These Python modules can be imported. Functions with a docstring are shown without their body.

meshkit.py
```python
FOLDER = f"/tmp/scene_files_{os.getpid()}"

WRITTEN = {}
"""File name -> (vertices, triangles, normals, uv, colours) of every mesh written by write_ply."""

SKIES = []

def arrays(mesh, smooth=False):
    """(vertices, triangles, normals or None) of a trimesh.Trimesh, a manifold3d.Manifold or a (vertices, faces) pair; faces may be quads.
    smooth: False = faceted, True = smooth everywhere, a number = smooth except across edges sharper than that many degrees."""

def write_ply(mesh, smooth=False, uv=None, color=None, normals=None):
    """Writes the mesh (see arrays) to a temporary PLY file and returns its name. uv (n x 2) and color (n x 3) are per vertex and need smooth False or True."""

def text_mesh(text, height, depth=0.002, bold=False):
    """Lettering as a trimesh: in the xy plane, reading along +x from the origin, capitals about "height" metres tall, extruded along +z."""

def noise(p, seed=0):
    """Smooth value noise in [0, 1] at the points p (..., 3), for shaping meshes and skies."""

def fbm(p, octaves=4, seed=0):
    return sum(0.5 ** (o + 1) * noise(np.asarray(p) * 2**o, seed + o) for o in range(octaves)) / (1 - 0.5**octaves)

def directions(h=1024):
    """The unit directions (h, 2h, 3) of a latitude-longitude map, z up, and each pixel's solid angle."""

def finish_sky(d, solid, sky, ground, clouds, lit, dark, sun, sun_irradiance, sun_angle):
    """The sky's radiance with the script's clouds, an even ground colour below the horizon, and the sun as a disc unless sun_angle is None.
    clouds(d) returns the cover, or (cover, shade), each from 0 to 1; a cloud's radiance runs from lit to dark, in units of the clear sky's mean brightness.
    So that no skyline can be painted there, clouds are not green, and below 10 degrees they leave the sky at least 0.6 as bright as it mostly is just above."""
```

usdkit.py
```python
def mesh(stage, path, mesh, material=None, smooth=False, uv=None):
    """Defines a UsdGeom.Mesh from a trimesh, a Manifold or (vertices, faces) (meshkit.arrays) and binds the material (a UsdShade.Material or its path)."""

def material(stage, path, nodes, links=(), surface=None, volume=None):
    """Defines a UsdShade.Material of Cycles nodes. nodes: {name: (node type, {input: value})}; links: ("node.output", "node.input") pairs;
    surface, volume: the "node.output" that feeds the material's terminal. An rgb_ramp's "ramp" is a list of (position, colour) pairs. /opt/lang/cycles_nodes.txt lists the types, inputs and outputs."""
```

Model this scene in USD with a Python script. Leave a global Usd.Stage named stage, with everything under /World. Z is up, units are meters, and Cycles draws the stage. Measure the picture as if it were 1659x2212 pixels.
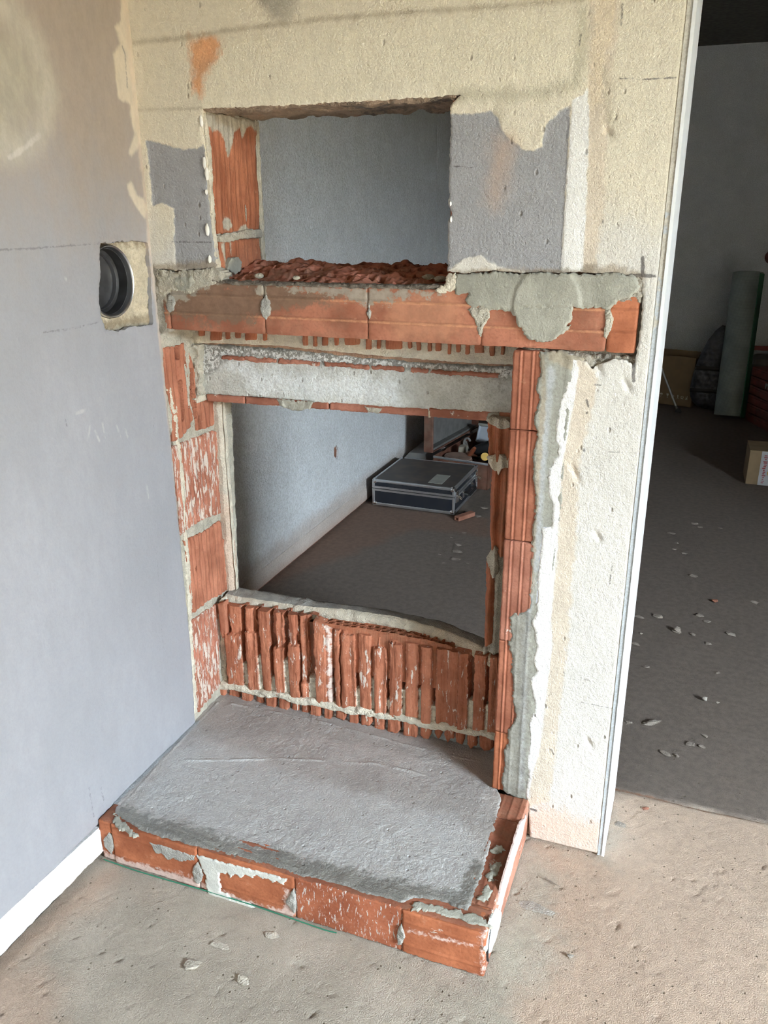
import math, random
import numpy as np, trimesh, shapely, usdkit, meshkit
import manifold3d as m3
from shapely.geometry import Polygon, LineString, Point, MultiPolygon
from shapely.ops import unary_union
from scipy.spatial import Delaunay, cKDTree
from pxr import Usd, UsdGeom, UsdLux, UsdShade, Gf, Sdf, Vt

stage = Usd.Stage.CreateInMemory()
UsdGeom.SetStageUpAxis(stage, 'Z'); UsdGeom.SetStageMetersPerUnit(stage, 1.0)
UsdGeom.Xform.Define(stage, '/World'); UsdGeom.Scope.Define(stage, '/World/Looks')

# ------------------------------------------------------------------ camera
FPX = 1793.1071
CP = np.array([1.2094, -1.6833, 1.4755])
RR = np.array([0.93506871, 0.35444301, -0.00408113])
UU = np.array([-0.11821788, 0.32268771, 0.9390938])
FF = np.array([-0.33417217, 0.87763477, -0.34363668])
cam = UsdGeom.Camera.Define(stage, '/World/camera')
cam.CreateHorizontalApertureAttr(24.0); cam.CreateVerticalApertureAttr(24.0 * 2212 / 1659)
cam.CreateFocalLengthAttr(24.0 * FPX / 1659)
cam.CreateClippingRangeAttr(Gf.Vec2f(0.05, 500))
cam.AddTransformOp().Set(Gf.Matrix4d(*RR, 0, *UU, 0, *(-FF), 0, *CP, 1))
EXPOSURE = 0.0
cam.CreateExposureAttr(EXPOSURE)

# ------------------------------------------------------------------ daylight through the balcony window
XR = 4.4                                   # the window wall
WIN = (-2.65, -1.30, 0.03, 2.20)           # its opening: y0, y1, z0, z1
sky = UsdLux.DomeLight.Define(stage, '/World/sky'); sky.CreateIntensityAttr(1.0)
sm = usdkit.material(stage, '/World/Looks/sky_light', {
    'tc': ('texture_coordinate', {}),
    'n': ('noise_texture', {'scale': 2.2, 'detail': 5.0, 'roughness': 0.6}),
    'r': ('rgb_ramp', {'ramp': [(0.35, (0.62, 0.80, 1.0)), (0.65, (0.90, 0.96, 1.0))]}),
    'b': ('background_shader', {'strength': 1.0})},
    [('tc.generated', 'n.vector'), ('n.fac', 'r.fac'), ('r.color', 'b.color')], surface='b.background')
UsdShade.MaterialBindingAPI.Apply(sky.GetPrim()).Bind(sm)
def area_light(name, centre, toward, w, h, col, power):
    """a soft light facing toward; power in watts per square metre of light"""
    l = UsdLux.RectLight.Define(stage, f'/World/{name}'); l.CreateWidthAttr(w); l.CreateHeightAttr(h); l.CreateColorAttr(Gf.Vec3f(*col)); l.CreateIntensityAttr(power)
    z = -np.asarray(toward, float); z /= np.linalg.norm(z); x = np.cross([0, 0, 1.0], z); x /= np.linalg.norm(x); y = np.cross(z, x)
    l.AddTransformOp().Set(Gf.Matrix4d(*x, 0, *y, 0, *z, 0, *map(float, centre), 1))
wy = (WIN[0] + WIN[1]) / 2
area_light('sky_daylight', (XR + 1.7, wy - 1.6, 3.45), (-1.0, 0.15, -0.70), 8.0, 3.0, (0.77, 0.90, 1.0), SKY_POWER := 190.0)
area_light('lawn_bounce', (XR + 1.9, -1.25, -0.25), (-0.45, 0.0, 1.0), 3.6, 3.0, (1.0, 0.74, 0.42), LAWN_POWER := 46.0)

# ------------------------------------------------------------------ helpers
def at(px, py, axis, val):
    """the point where a picture position (1659 x 2212) meets the plane axis = val"""
    r = FF + RR * (px - 829.5) / FPX - UU * (py - 1106) / FPX
    k = 'xyz'.index(axis)
    return CP + r * (val - CP[k]) / r[k]

def on(axis, val, pts):
    k = {'x': (1, 2), 'y': (0, 2), 'z': (0, 1)}[axis]
    return [tuple(at(a, b, axis, val)[list(k)]) for a, b in pts]

USED = {}
def path_of(name, parent=None):
    base = str(parent.GetPath()) if parent is not None else '/World'
    n = USED.get((base, name), 0); USED[(base, name)] = n + 1
    return f'{base}/{name}' + (f'_{n:03d}' if n else '')

def tag(prim, label=None, cat=None, group=None, kind=None):
    for k, v in (('label', label), ('category', cat), ('group', group), ('kind', kind)):
        if v: prim.SetCustomDataByKey(k, v)
    return prim

def thing(name, label, cat, loc=(0, 0, 0), rotz=0, group=None, kind=None, tilt=None):
    x = UsdGeom.Xform.Define(stage, path_of(name))
    x.AddTranslateOp().Set(Gf.Vec3d(*map(float, loc)))
    if rotz or tilt: x.AddRotateXYZOp().Set(Gf.Vec3f(*(tilt or (0, 0)), rotz))
    return tag(x.GetPrim(), label, cat, group, kind)

def put(name, mesh, mat, parent=None, smooth=False, attrs=None, normals=None, loc=None, **tags):
    p = path_of(name, parent)
    if attrs is not None or normals is not None:
        v, f = mesh
        m = UsdGeom.Mesh.Define(stage, p)
        m.CreatePointsAttr(Vt.Vec3fArray.FromNumpy(np.asarray(v, np.float32)))
        m.CreateFaceVertexCountsAttr(Vt.IntArray.FromNumpy(np.full(len(f), 3, np.int32)))
        m.CreateFaceVertexIndicesAttr(Vt.IntArray.FromNumpy(np.asarray(f, np.int32).ravel()))
        m.CreateSubdivisionSchemeAttr('none')
        if normals is None: normals = vnormals(v, f)
        m.CreateNormalsAttr(Vt.Vec3fArray.FromNumpy(np.asarray(normals, np.float32))); m.SetNormalsInterpolation('vertex')
        for k, a in (attrs or {}).items():
            UsdGeom.PrimvarsAPI(m).CreatePrimvar(k, Sdf.ValueTypeNames.FloatArray, 'vertex').Set(Vt.FloatArray.FromNumpy(np.asarray(a, np.float32)))
        UsdShade.MaterialBindingAPI.Apply(m.GetPrim()).Bind(mat)
    else:
        m = usdkit.mesh(stage, p, mesh, mat, smooth=smooth)
    if loc is not None: m.AddTranslateOp().Set(Gf.Vec3d(*map(float, loc)))
    tag(m.GetPrim(), **tags)
    return m.GetPrim()

def vnormals(v, f):
    v = np.asarray(v, float); n = np.zeros_like(v)
    fn = np.cross(v[f[:, 1]] - v[f[:, 0]], v[f[:, 2]] - v[f[:, 0]])
    for k in range(3): np.add.at(n, f[:, k], fn)
    l = np.linalg.norm(n, axis=1, keepdims=True)
    return np.where(l > 0, n / np.maximum(l, 1e-20), [0, 0, 1.0])

def fbm(a, b, c=0.0, s=1.0, oct=4, seed=0):
    p = np.stack(np.broadcast_arrays(np.asarray(a, float) * s, np.asarray(b, float) * s, np.asarray(c, float) * s), -1)
    return meshkit.fbm(p, oct, seed) - 0.5

def box(x0, x1, y0, y1, z0, z1):
    m = trimesh.creation.box([x1 - x0, y1 - y0, z1 - z0]); m.apply_translation([(x0 + x1) / 2, (y0 + y1) / 2, (z0 + z1) / 2]); return m

def mbox(x0, x1, y0, y1, z0, z1):
    return m3.Manifold.cube([x1 - x0, y1 - y0, z1 - z0]).translate([x0, y0, z0])

def rbox(x0, x1, y0, y1, z0, z1, r=0.005, seg=8):
    s = m3.Manifold.sphere(r, seg)
    pts = [s.translate([x, y, z]) for x in (x0 + r, x1 - r) for y in (y0 + r, y1 - r) for z in (z0 + r, z1 - r)]
    return m3.Manifold.batch_hull(pts)

def cyl(p0, p1, r0, r1=None, n=24):
    p0, p1 = np.asarray(p0, float), np.asarray(p1, float); d = p1 - p0; h = np.linalg.norm(d)
    m = trimesh.creation.revolve([[0, 0], [r0, 0], [r0 if r1 is None else r1, h], [0, h]], sections=n)
    m.apply_transform(trimesh.geometry.align_vectors([0, 0, 1], d / h)); m.apply_translation(p0); return m

def lathe(profile, p0=(0, 0, 0), d=(0, 0, 1), n=48):
    m = trimesh.creation.revolve(profile, sections=n)
    m.apply_transform(trimesh.geometry.align_vectors([0, 0, 1], np.asarray(d, float) / np.linalg.norm(d))); m.apply_translation(p0); return m

def tube(pts, r, n=8):
    balls = []
    for p in pts[1:-1]:
        b = trimesh.creation.icosphere(1, r); b.apply_translation(p); balls.append(b)
    return trimesh.util.concatenate([cyl(a, b, r, n=n) for a, b in zip(pts[:-1], pts[1:])] + balls)

def cat(*ms): return trimesh.util.concatenate(list(ms))

def ragged(poly, amp, freq=60.0, seed=0, ds=0.004, keep=None):
    """a polygon with its outline broken up by noise; keep(a, b) -> 0..1 damps it"""
    poly = Polygon(poly) if not isinstance(poly, Polygon) else poly
    def ring(r):
        L = r.length; n = max(8, int(L / ds)); P = np.array([r.interpolate(L * i / n).coords[0] for i in range(n)])
        k = 1.0 if keep is None else keep(P[:, 0], P[:, 1])
        for j in (0, 1):
            w = sum(g_ * fbm(P[:, 0], P[:, 1], seed * 3.7 + 50 * j + f_, freq * f_, 2, seed + 9 * j) for f_, g_ in ((0.6, 0.9), (2.3, 0.8), (6.0, 0.6)))
            P[:, j] += w * 2 * amp * k
        return P
    g = Polygon(ring(poly.exterior), [ring(i) for i in poly.interiors]).buffer(0)
    return g if g.geom_type == 'Polygon' else max(g.geoms, key=lambda x: x.area)

MAPS = {'y': lambda a, b, h: np.stack([a, -h, b], -1),      # facing -y
        'Y': lambda a, b, h: np.stack([a, h, b], -1),       # facing +y
        'x': lambda a, b, h: np.stack([h, a, b], -1),       # facing +x
        'z': lambda a, b, h: np.stack([a, b, h], -1),
        'Z': lambda a, b, h: np.stack([a, b, -h], -1)}      # facing down

def sheet(poly, plane, off=0.0, t=0.01, res=0.004, disp=None, edge=0.0, edge_drop=0.003, seed=0):
    """a solid sheet of outline poly: fine front face (height off + disp, rounded off within edge of the outline), sides going back t.
    returns (verts, faces), (a, b)"""
    poly = Polygon(poly) if not isinstance(poly, (Polygon, MultiPolygon)) else poly
    if poly.geom_type != 'Polygon' or not poly.is_valid: poly = max(getattr(poly.buffer(0), 'geoms', [poly.buffer(0)]), key=lambda x: x.area)
    rng = np.random.default_rng(seed)
    B = []
    for r in [poly.exterior, *poly.interiors]:
        n = max(6, int(r.length / res)); L = r.length
        P = shapely.get_coordinates(shapely.line_interpolate_point(r, np.arange(n) * L / n))
        B.append(np.vstack([P, np.array(r.coords)[:-1]]) if len(r.coords) < 40 else P)
    B = np.vstack(B)
    x0, y0, x1, y1 = poly.bounds
    X, Y = np.meshgrid(np.arange(x0, x1, res), np.arange(y0, y1, res * 0.87)); X = X + (np.arange(X.shape[0]) % 2)[:, None] * res / 2
    P = np.stack([X.ravel(), Y.ravel()], 1) + rng.uniform(-.18, .18, (X.size, 2)) * res
    inner = poly.buffer(-res * 0.45)
    shapely.prepare(inner); P = P[shapely.contains_xy(inner, P[:, 0], P[:, 1])]
    A = np.unique(np.round(np.vstack([B, P]), 7), axis=0)
    tri = Delaunay(A).simplices
    c = A[tri].mean(1); shapely.prepare(poly); tri = tri[shapely.contains_xy(poly, c[:, 0], c[:, 1])]
    e1, e2 = A[tri[:, 1]] - A[tri[:, 0]], A[tri[:, 2]] - A[tri[:, 0]]
    ar = e1[:, 0] * e2[:, 1] - e1[:, 1] * e2[:, 0]
    tri = tri[np.abs(ar) > 1e-12]; ar = ar[np.abs(ar) > 1e-12]
    tri[ar < 0] = tri[ar < 0][:, [0, 2, 1]]
    h = np.full(len(A), off)
    if disp is not None: h = h + disp(A[:, 0], A[:, 1])
    if edge > 0:
        d = shapely.distance(poly.boundary, shapely.points(A)) / edge
        h = h - edge_drop * (1 - np.sqrt(np.clip(1 - (1 - np.clip(d, 0, 1)) ** 2, 0, 1)))
    E = np.vstack([tri[:, [0, 1]], tri[:, [1, 2]], tri[:, [2, 0]]])
    key = np.sort(E, 1); _, inv, cnt = np.unique(key, axis=0, return_inverse=True, return_counts=True)
    be = E[cnt[inv.ravel()] == 1]
    ids = np.unique(be); m = {k: i for i, k in enumerate(ids)}
    n0 = len(A); k = len(ids)
    V = MAPS[plane]
    top = V(A[:, 0], A[:, 1], h); s_top = top[ids]; s_bot = V(A[ids, 0], A[ids, 1], np.full(k, off - t))
    a = np.array([m[i] for i in be[:, 0]], int); b = np.array([m[i] for i in be[:, 1]], int)
    sides = np.vstack([np.stack([n0 + a, n0 + k + a, n0 + b], 1), np.stack([n0 + b, n0 + k + a, n0 + k + b], 1)])
    F = np.vstack([tri, sides]); VV = np.vstack([top, s_top, s_bot]); AB = np.vstack([A, A[ids], A[ids]])
    if plane in 'YxZz' and plane != 'y':
        pass
    fn = np.cross(VV[tri[:, 1]] - VV[tri[:, 0]], VV[tri[:, 2]] - VV[tri[:, 0]]).sum(0)
    want = {'y': (0, -1, 0), 'Y': (0, 1, 0), 'x': (1, 0, 0), 'z': (0, 0, 1), 'Z': (0, 0, -1)}[plane]
    if fn @ np.array(want) < 0: F = F[:, [0, 2, 1]]
    return (VV, F), AB

def sd(AB, poly):
    """signed distance (metres, positive inside) of points to a polygon"""
    poly = Polygon(poly) if not isinstance(poly, (Polygon, MultiPolygon)) else poly
    if not poly.is_valid: poly = poly.buffer(0)
    shapely.prepare(poly)
    d = shapely.distance(shapely.boundary(poly), shapely.points(AB))
    return np.where(shapely.contains_xy(poly, AB[:, 0], AB[:, 1]), d, -d)

def sdl(AB, lines):
    """the same for strokes [(points, width)]"""
    out = np.full(len(AB), -1.0); pts = shapely.points(AB)
    for p, w in lines: out = np.maximum(out, w / 2 - shapely.distance(LineString(p), pts))
    return out

# ------------------------------------------------------------------ materials
class G:
    def __init__(s): s.n, s.l, s.k = {}, [], 0
    def node(s, kind, out, **inp):
        s.k += 1; name = f'n{s.k}'; const = {}
        for k, v in inp.items():
            if isinstance(v, str) and '.' in v and v.split('.')[0] in s.n: s.l.append((v, f'{name}.{k}'))
            else: const[k] = v
        s.n[name] = (kind, const); return f'{name}.{out}'
    def pos(s): return s.node('geometry', 'position')
    def map(s, v, scale=(1, 1, 1), loc=(0, 0, 0)): return s.node('mapping', 'vector', vector=v, scale=scale, location=loc)
    def noise(s, v, scale, detail=4.0, rough=0.55, out='fac', dist=0.0): return s.node('noise_texture', out, vector=v, scale=scale, detail=detail, roughness=rough, distortion=dist)
    def vor(s, v, scale, feature='f1', out='distance', rand=1.0): return s.node('voronoi_texture', out, vector=v, scale=scale, feature=feature, randomness=rand)
    def math(s, op, a, b=0.5, c=0.0): return s.node('math', 'value', math_type=op, value1=a, value2=b, value3=c)
    def mr(s, v, a, b, c=0.0, d=1.0, t='smoothstep'): return s.node('map_range', 'result', range_type=t, value=v, from_min=a, from_max=b, to_min=c, to_max=d, clamp=True)
    def mix(s, f, a, b, t='mix'): return s.node('mix', 'color', mix_type=t, fac=f, color1=a, color2=b)
    def attr(s, name): return s.node('attribute', 'fac', attribute=name)
    def bump(s, h, dist=0.001, strength=1.0, normal=None):
        kw = dict(height=h, distance=dist, strength=strength)
        if normal: kw['normal'] = normal
        return s.node('bump', 'normal', **kw)
    def vary(s, v, col, scale, amt, detail=4.0, tint=None):
        """a colour that wanders by +-amt"""
        n = s.noise(v, scale, detail)
        lo = tuple(c * (1 - amt) for c in col); hi = tuple(c * (1 + amt) for c in (tint or col))
        return s.mix(s.mr(n, 0.3, 0.7), lo, hi)
    def done(s, name, color, rough=0.8, normal=None, **kw):
        d = dict(base_color=color, roughness=rough, **kw)
        if normal: d['normal'] = normal
        o = s.node('principled_bsdf', 'BSDF', **d)
        return usdkit.material(stage, f'/World/Looks/{name}', s.n, s.l, surface=o)

def plain(name, col, rough=0.6, metallic=0.0, noise=0.0, scale=20.0, bump=0.0, dust=None, **kw):
    g = G(); p = g.pos(); c = col
    if noise: c = g.vary(p, col, scale, noise)
    if dust:
        n = g.noise(p, scale * 0.7, 5.0); c = g.mix(g.mr(n, 0.35, 0.75, 0.0, dust[1]), c, dust[0])
    nn = g.bump(g.noise(p, scale * 8), 0.001, bump) if bump else None
    return g.done(name, c, rough, nn, metallic=metallic, **kw)

def layered(name, base, layers, base_amt=0.06, base_scale=9.0, grain=(220.0, 0.0012, 1.0), rough=0.85, stretch=(1, 1, 1), pits=0.0, spec=0.3, grit=0.4, pit_scale=38.0):
    """base colour + painted / troweled layers whose outlines come from vertex attributes (signed distance, metres) broken up by noise.
    layer: (attribute, colour, noise scale, noise amplitude, softness, variation, opacity)"""
    g = G(); p = g.pos(); q = g.map(p, stretch) if stretch != (1, 1, 1) else p
    shared = {}
    def nz(scale):
        k = min((8, 20, 45, 120), key=lambda x: abs(math.log(x / scale)))
        if k not in shared: shared[k] = g.noise(q, float(k), 4.0 if k < 100 else 3.0, 0.66)
        return shared[k]
    wide = g.noise(q, base_scale, 3.0, 0.6)
    c = g.mix(g.mr(wide, 0.3, 0.7), tuple(x * (1 - base_amt) for x in base), tuple(x * (1 + base_amt) for x in base))
    fine = nz(45)
    c = g.mix(g.mr(fine, 0.3, 0.75, 0.0, 0.5), c, tuple(x * 0.90 for x in base))
    for (a, col, ns, amp, soft, var, op) in layers:
        n = nz(ns)
        v = g.math('multiply_add', g.math('subtract', n, 0.5), amp * 2.6, g.attr(a))
        m = g.mr(v, -soft, soft, 0.0, op)
        f2 = g.mr(nz(20 if ns > 30 else 45), 0.3, 0.7)
        c = g.mix(m, c, g.mix(f2, tuple(x * (1 - var) for x in col), tuple(x * (1 + var) for x in col)))
    gr = g.noise(p, grain[0], 2.0, 0.7)
    c = g.mix(g.mr(gr, 0.60, 0.36, 0.0, grit), c, g.mix(1.0, c, (0.62, 0.60, 0.57), 'multiply'))
    h = g.math('multiply_add', nz(20), 1.2, gr)
    nn = g.bump(h, grain[1], grain[2])
    if pits:
        vd = g.vor(g.map(p, (1, 1, 0.6)), pit_scale); pit = g.mr(vd, 0.04, 0.17, 1.0, 0.0)
        sel = g.mr(nz(20), 0.46, 0.54); pit = g.math('multiply', pit, sel)
        c = g.mix(g.math('multiply', pit, pits), c, (0.17, 0.14, 0.10)); nn = g.bump(g.math('subtract', 1.0, pit), 0.004, 0.7, nn)
    return g.done(name, c, rough, nn, specular_ior_level=spec)

def terracotta(name, base=(0.325, 0.108, 0.060), smear=(0.60, 0.55, 0.47), amount=0.5, sscale=(14, 14, 14), sn=1.0, streak=None, dirt=0.0, dirt_col=(0.16, 0.12, 0.08), var=0.22, lines=None, rough=0.75, top_attr=None):
    """fired clay; amount 0..1 is how much plaster or mortar smear covers it; streak stretches the smear; lines = fine combing along an axis"""
    g = G(); p = g.pos()
    c = g.vary(p, base, 11.0, var, 3.0, tint=(base[0] * 1.08, base[1] * 1.25, base[2] * 1.35))
    c = g.mix(g.mr(g.noise(p, 170.0, 2.0), 0.45, 0.75, 0.0, 0.35), c, tuple(x * 0.6 for x in base))
    c = g.mix(g.mr(g.noise(p, 45.0, 4.0, 0.7), 0.6, 0.72, 0.0, 0.35), c, (0.58, 0.30, 0.19))
    h = g.noise(p, 120.0, 2.0)
    if lines:
        s = g.noise(g.map(p, lines), 1.0, 3.0); h = g.math('multiply_add', s, 2.0, h)
        c = g.mix(g.mr(s, 0.35, 0.7, 0.0, 0.35), c, (0.50, 0.22, 0.13))
    if dirt:
        d = g.math('multiply', g.mr(g.noise(p, 16.0, 6.0, 0.65), 0.42, 0.62), g.mr(g.noise(p, 90.0, 4.0), 0.3, 0.6, 0.4, 1.0))
        c = g.mix(g.math('multiply', d, dirt), c, dirt_col)
    if amount > 0:
        n = g.noise(g.map(p, streak or sscale), sn, 5.0, 0.7)
        t = 0.72 - 0.32 * amount
        m = g.mr(n, t, t + 0.05); c = g.mix(m, c, smear); h = g.math('multiply_add', m, 0.8, h)
    if top_attr:
        for a, col, ns, amp, soft, op in top_attr:
            nn_ = g.noise(p, ns, 4.0, 0.7); v = g.math('multiply_add', g.math('subtract', nn_, 0.5), amp * 2.6, g.attr(a))
            m = g.mr(v, -soft, soft, 0.0, op); c = g.mix(m, c, g.mix(g.mr(nn_, 0.35, 0.65), tuple(x * 0.85 for x in col), tuple(x * 1.15 for x in col)))
    return g.done(name, c, rough, g.bump(h, 0.0012, 0.8), specular_ior_level=0.3)

def mortar(name, base, var=0.15, grit=0.5, dark=(0.2, 0.19, 0.17), rough=0.9, bump=0.003, scale=28.0):
    g = G(); p = g.pos()
    c = g.vary(p, base, scale, var, 4.0)
    sp = g.vor(p, 260.0); c = g.mix(g.mr(sp, 0.05, 0.28, 0.5 * grit, 0.0), c, dark)
    c = g.mix(g.mr(g.noise(p, 75.0, 4.0, 0.7), 0.55, 0.75, 0.0, 0.45 * grit), c, dark)
    c = g.mix(g.mr(g.noise(p, 140.0, 3.0), 0.6, 0.75, 0.0, 0.5), c, tuple(min(0.85, x * 1.35) for x in base))
    h = g.math('multiply_add', g.noise(p, 60.0, 3.0, 0.65), 2.0, g.noise(p, 300.0, 1.0))
    return g.done(name, c, rough, g.bump(h, bump, 0.8), specular_ior_level=0.25)

CREAM = (0.60, 0.535, 0.42)
M = {}
M['brick'] = terracotta('clay_brick', amount=0.12)
M['brick_pink'] = terracotta('clay_dusty', (0.35, 0.13, 0.082), amount=0.30, smear=(0.66, 0.58, 0.52))
M['brick_orange'] = terracotta('clay_orange', (0.38, 0.118, 0.055), amount=0.10)
M['brick_fresh'] = terracotta('clay_fresh_cut', (0.36, 0.105, 0.05), amount=0.0, lines=(300, 300, 9), dirt=0.3)
M['brick_dark'] = terracotta('clay_in_the_cells', (0.24, 0.085, 0.05), amount=0.0, dirt=0.4)
M['jamb_clay'] = terracotta('clay_chased', (0.35, 0.118, 0.066), amount=0.0, lines=(260, 260, 7), streak=(120, 120, 9))
M['jamb_clay_white'] = terracotta('clay_chased_plastered', (0.37, 0.13, 0.08), amount=0.66, streak=(110, 110, 24), smear=(0.60, 0.50, 0.43), lines=(260, 260, 7))
M['rib_clay'] = terracotta('clay_ribs', (0.37, 0.115, 0.06), amount=0.36, streak=(60, 60, 15), smear=(0.66, 0.60, 0.52), lines=(300, 300, 10))
M['lintel_clay'] = terracotta('clay_lintel', (0.37, 0.13, 0.075), amount=0.12, dirt=0.25, sscale=(24, 24, 24), smear=(0.40, 0.37, 0.32),
                              top_attr=[('m2', (0.52, 0.25, 0.15), 20.0, 0.03, 0.02, 0.6), ('m3', (0.56, 0.27, 0.15), 60.0, 0.0015, 0.0012, 0.75), ('m0', (0.19, 0.125, 0.085), 34.0, 0.05, 0.012, 0.85), ('m1', (0.33, 0.29, 0.24), 48.0, 0.03, 0.004, 0.9)])  # m3: beads tinted lighter, light caught on the ridges painted in
M['step_clay'] = terracotta('clay_step', (0.365, 0.108, 0.047), amount=0.22, sscale=(12, 12, 30), smear=(0.66, 0.60, 0.55), top_attr=[('m0', (0.68, 0.53, 0.48), 60.0, 0.022, 0.006, 0.85)])
M['step_clay_comb'] = terracotta('clay_step_combed', (0.36, 0.105, 0.05), amount=0.5, streak=(160, 30, 40), smear=(0.64, 0.58, 0.54), top_attr=[('m0', (0.68, 0.56, 0.51), 60.0, 0.022, 0.006, 0.85)])
M['side_clay'] = terracotta('clay_step_side', (0.40, 0.17, 0.11), amount=0.55, sscale=(8, 8, 40), smear=(0.72, 0.66, 0.62))
M['step_top'] = terracotta('clay_step_top', (0.27, 0.09, 0.05), amount=0.22, sscale=(20, 20, 20), smear=(0.33, 0.32, 0.28), dirt=0.3)
M['mortar'] = mortar('mortar_grey', (0.44, 0.41, 0.34))
M['mortar_light'] = mortar('mortar_cream', (0.62, 0.565, 0.46), grit=0.35)
M['mortar_plug'] = mortar('mortar_plug', (0.36, 0.35, 0.32), grit=0.5)
M['mortar_green'] = mortar('mortar_fresh', (0.36, 0.352, 0.30), var=0.2, grit=0.3, bump=0.0012, rough=0.7, scale=14.0)
M['mortar_rough'] = mortar('mortar_rubble', (0.34, 0.31, 0.26), var=0.3, grit=0.9)
M['mortar_dark'] = mortar('mortar_weathered', (0.17, 0.145, 0.12), var=0.35, grit=0.8)
M['mortar_blue'] = mortar('mortar_wet', (0.36, 0.40, 0.42), var=0.12, grit=0.3)
M['white_chip'] = plain('white_gypsum', (0.85, 0.82, 0.76), 0.9, noise=0.05)
M['core'] = mortar('wall_core', (0.36, 0.22, 0.15), var=0.3, grit=0.7)
M['far_white'] = layered('far_wall_plaster', (0.74, 0.75, 0.76), [], grain=(150.0, 0.0035, 1.0), base_amt=0.05)
M['room_white'] = layered('room_plaster', (0.74, 0.72, 0.67), [], grain=(120.0, 0.003, 0.8))
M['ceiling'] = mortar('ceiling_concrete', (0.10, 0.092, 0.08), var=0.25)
M['bead'] = plain('bead_white', (0.86, 0.88, 0.90), 0.35, noise=0.03)
M['zinc'] = plain('zinc_bead', (0.62, 0.66, 0.70), 0.35, metallic=0.7)
M['steel'] = plain('pipe_steel', (0.62, 0.63, 0.66), 0.28, metallic=1.0)
M['soot'] = plain('pipe_inside', (0.026, 0.026, 0.028), 0.5, noise=0.5, scale=30.0)  # near-black tone for the pipe lining and cover
M['aluminium'] = plain('aluminium', (0.60, 0.61, 0.63), 0.36, metallic=0.9, noise=0.08)
M['chrome'] = plain('chrome', (0.80, 0.80, 0.82), 0.15, metallic=1.0)
M['case_black'] = plain('case_panel', (0.014, 0.018, 0.026), 0.4, dust=((0.07, 0.06, 0.055), 0.25))
M['case_lid'] = plain('case_lid_dusty', (0.06, 0.054, 0.050), 0.55, dust=((0.14, 0.10, 0.08), 0.6))
M['black'] = plain('black_rubber', (0.015, 0.015, 0.016), 0.5)
M['cardboard'] = plain('cardboard', (0.25, 0.175, 0.10), 0.9, noise=0.07)
M['wood_red'] = plain('brown_fibre', (0.15, 0.058, 0.036), 0.6, noise=0.3, dust=((0.25, 0.17, 0.12), 0.5))
M['grey_cloth'] = plain('grey_lining', (0.15, 0.145, 0.14), 0.85, noise=0.15)
M['grey_plastic'] = plain('grey_plastic', (0.20, 0.20, 0.20), 0.5, dust=((0.24, 0.20, 0.16), 0.5))

# ================================================================== the setting
W, T = 1.134, 0.233            # free end and thickness of the partition
XL = -0.37                     # far room's side wall
YF = 5.5                       # far wall
HC = 2.57                      # ceiling
YN = -4.0                      # wall behind the photographer
ZS = 0.1154                    # top of the hearth step
YD = -0.4317                   # its front

def struct(name, label, cat='wall'): return tag(UsdGeom.Xform.Define(stage, path_of(name)).GetPrim(), label, cat, kind='structure')

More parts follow.
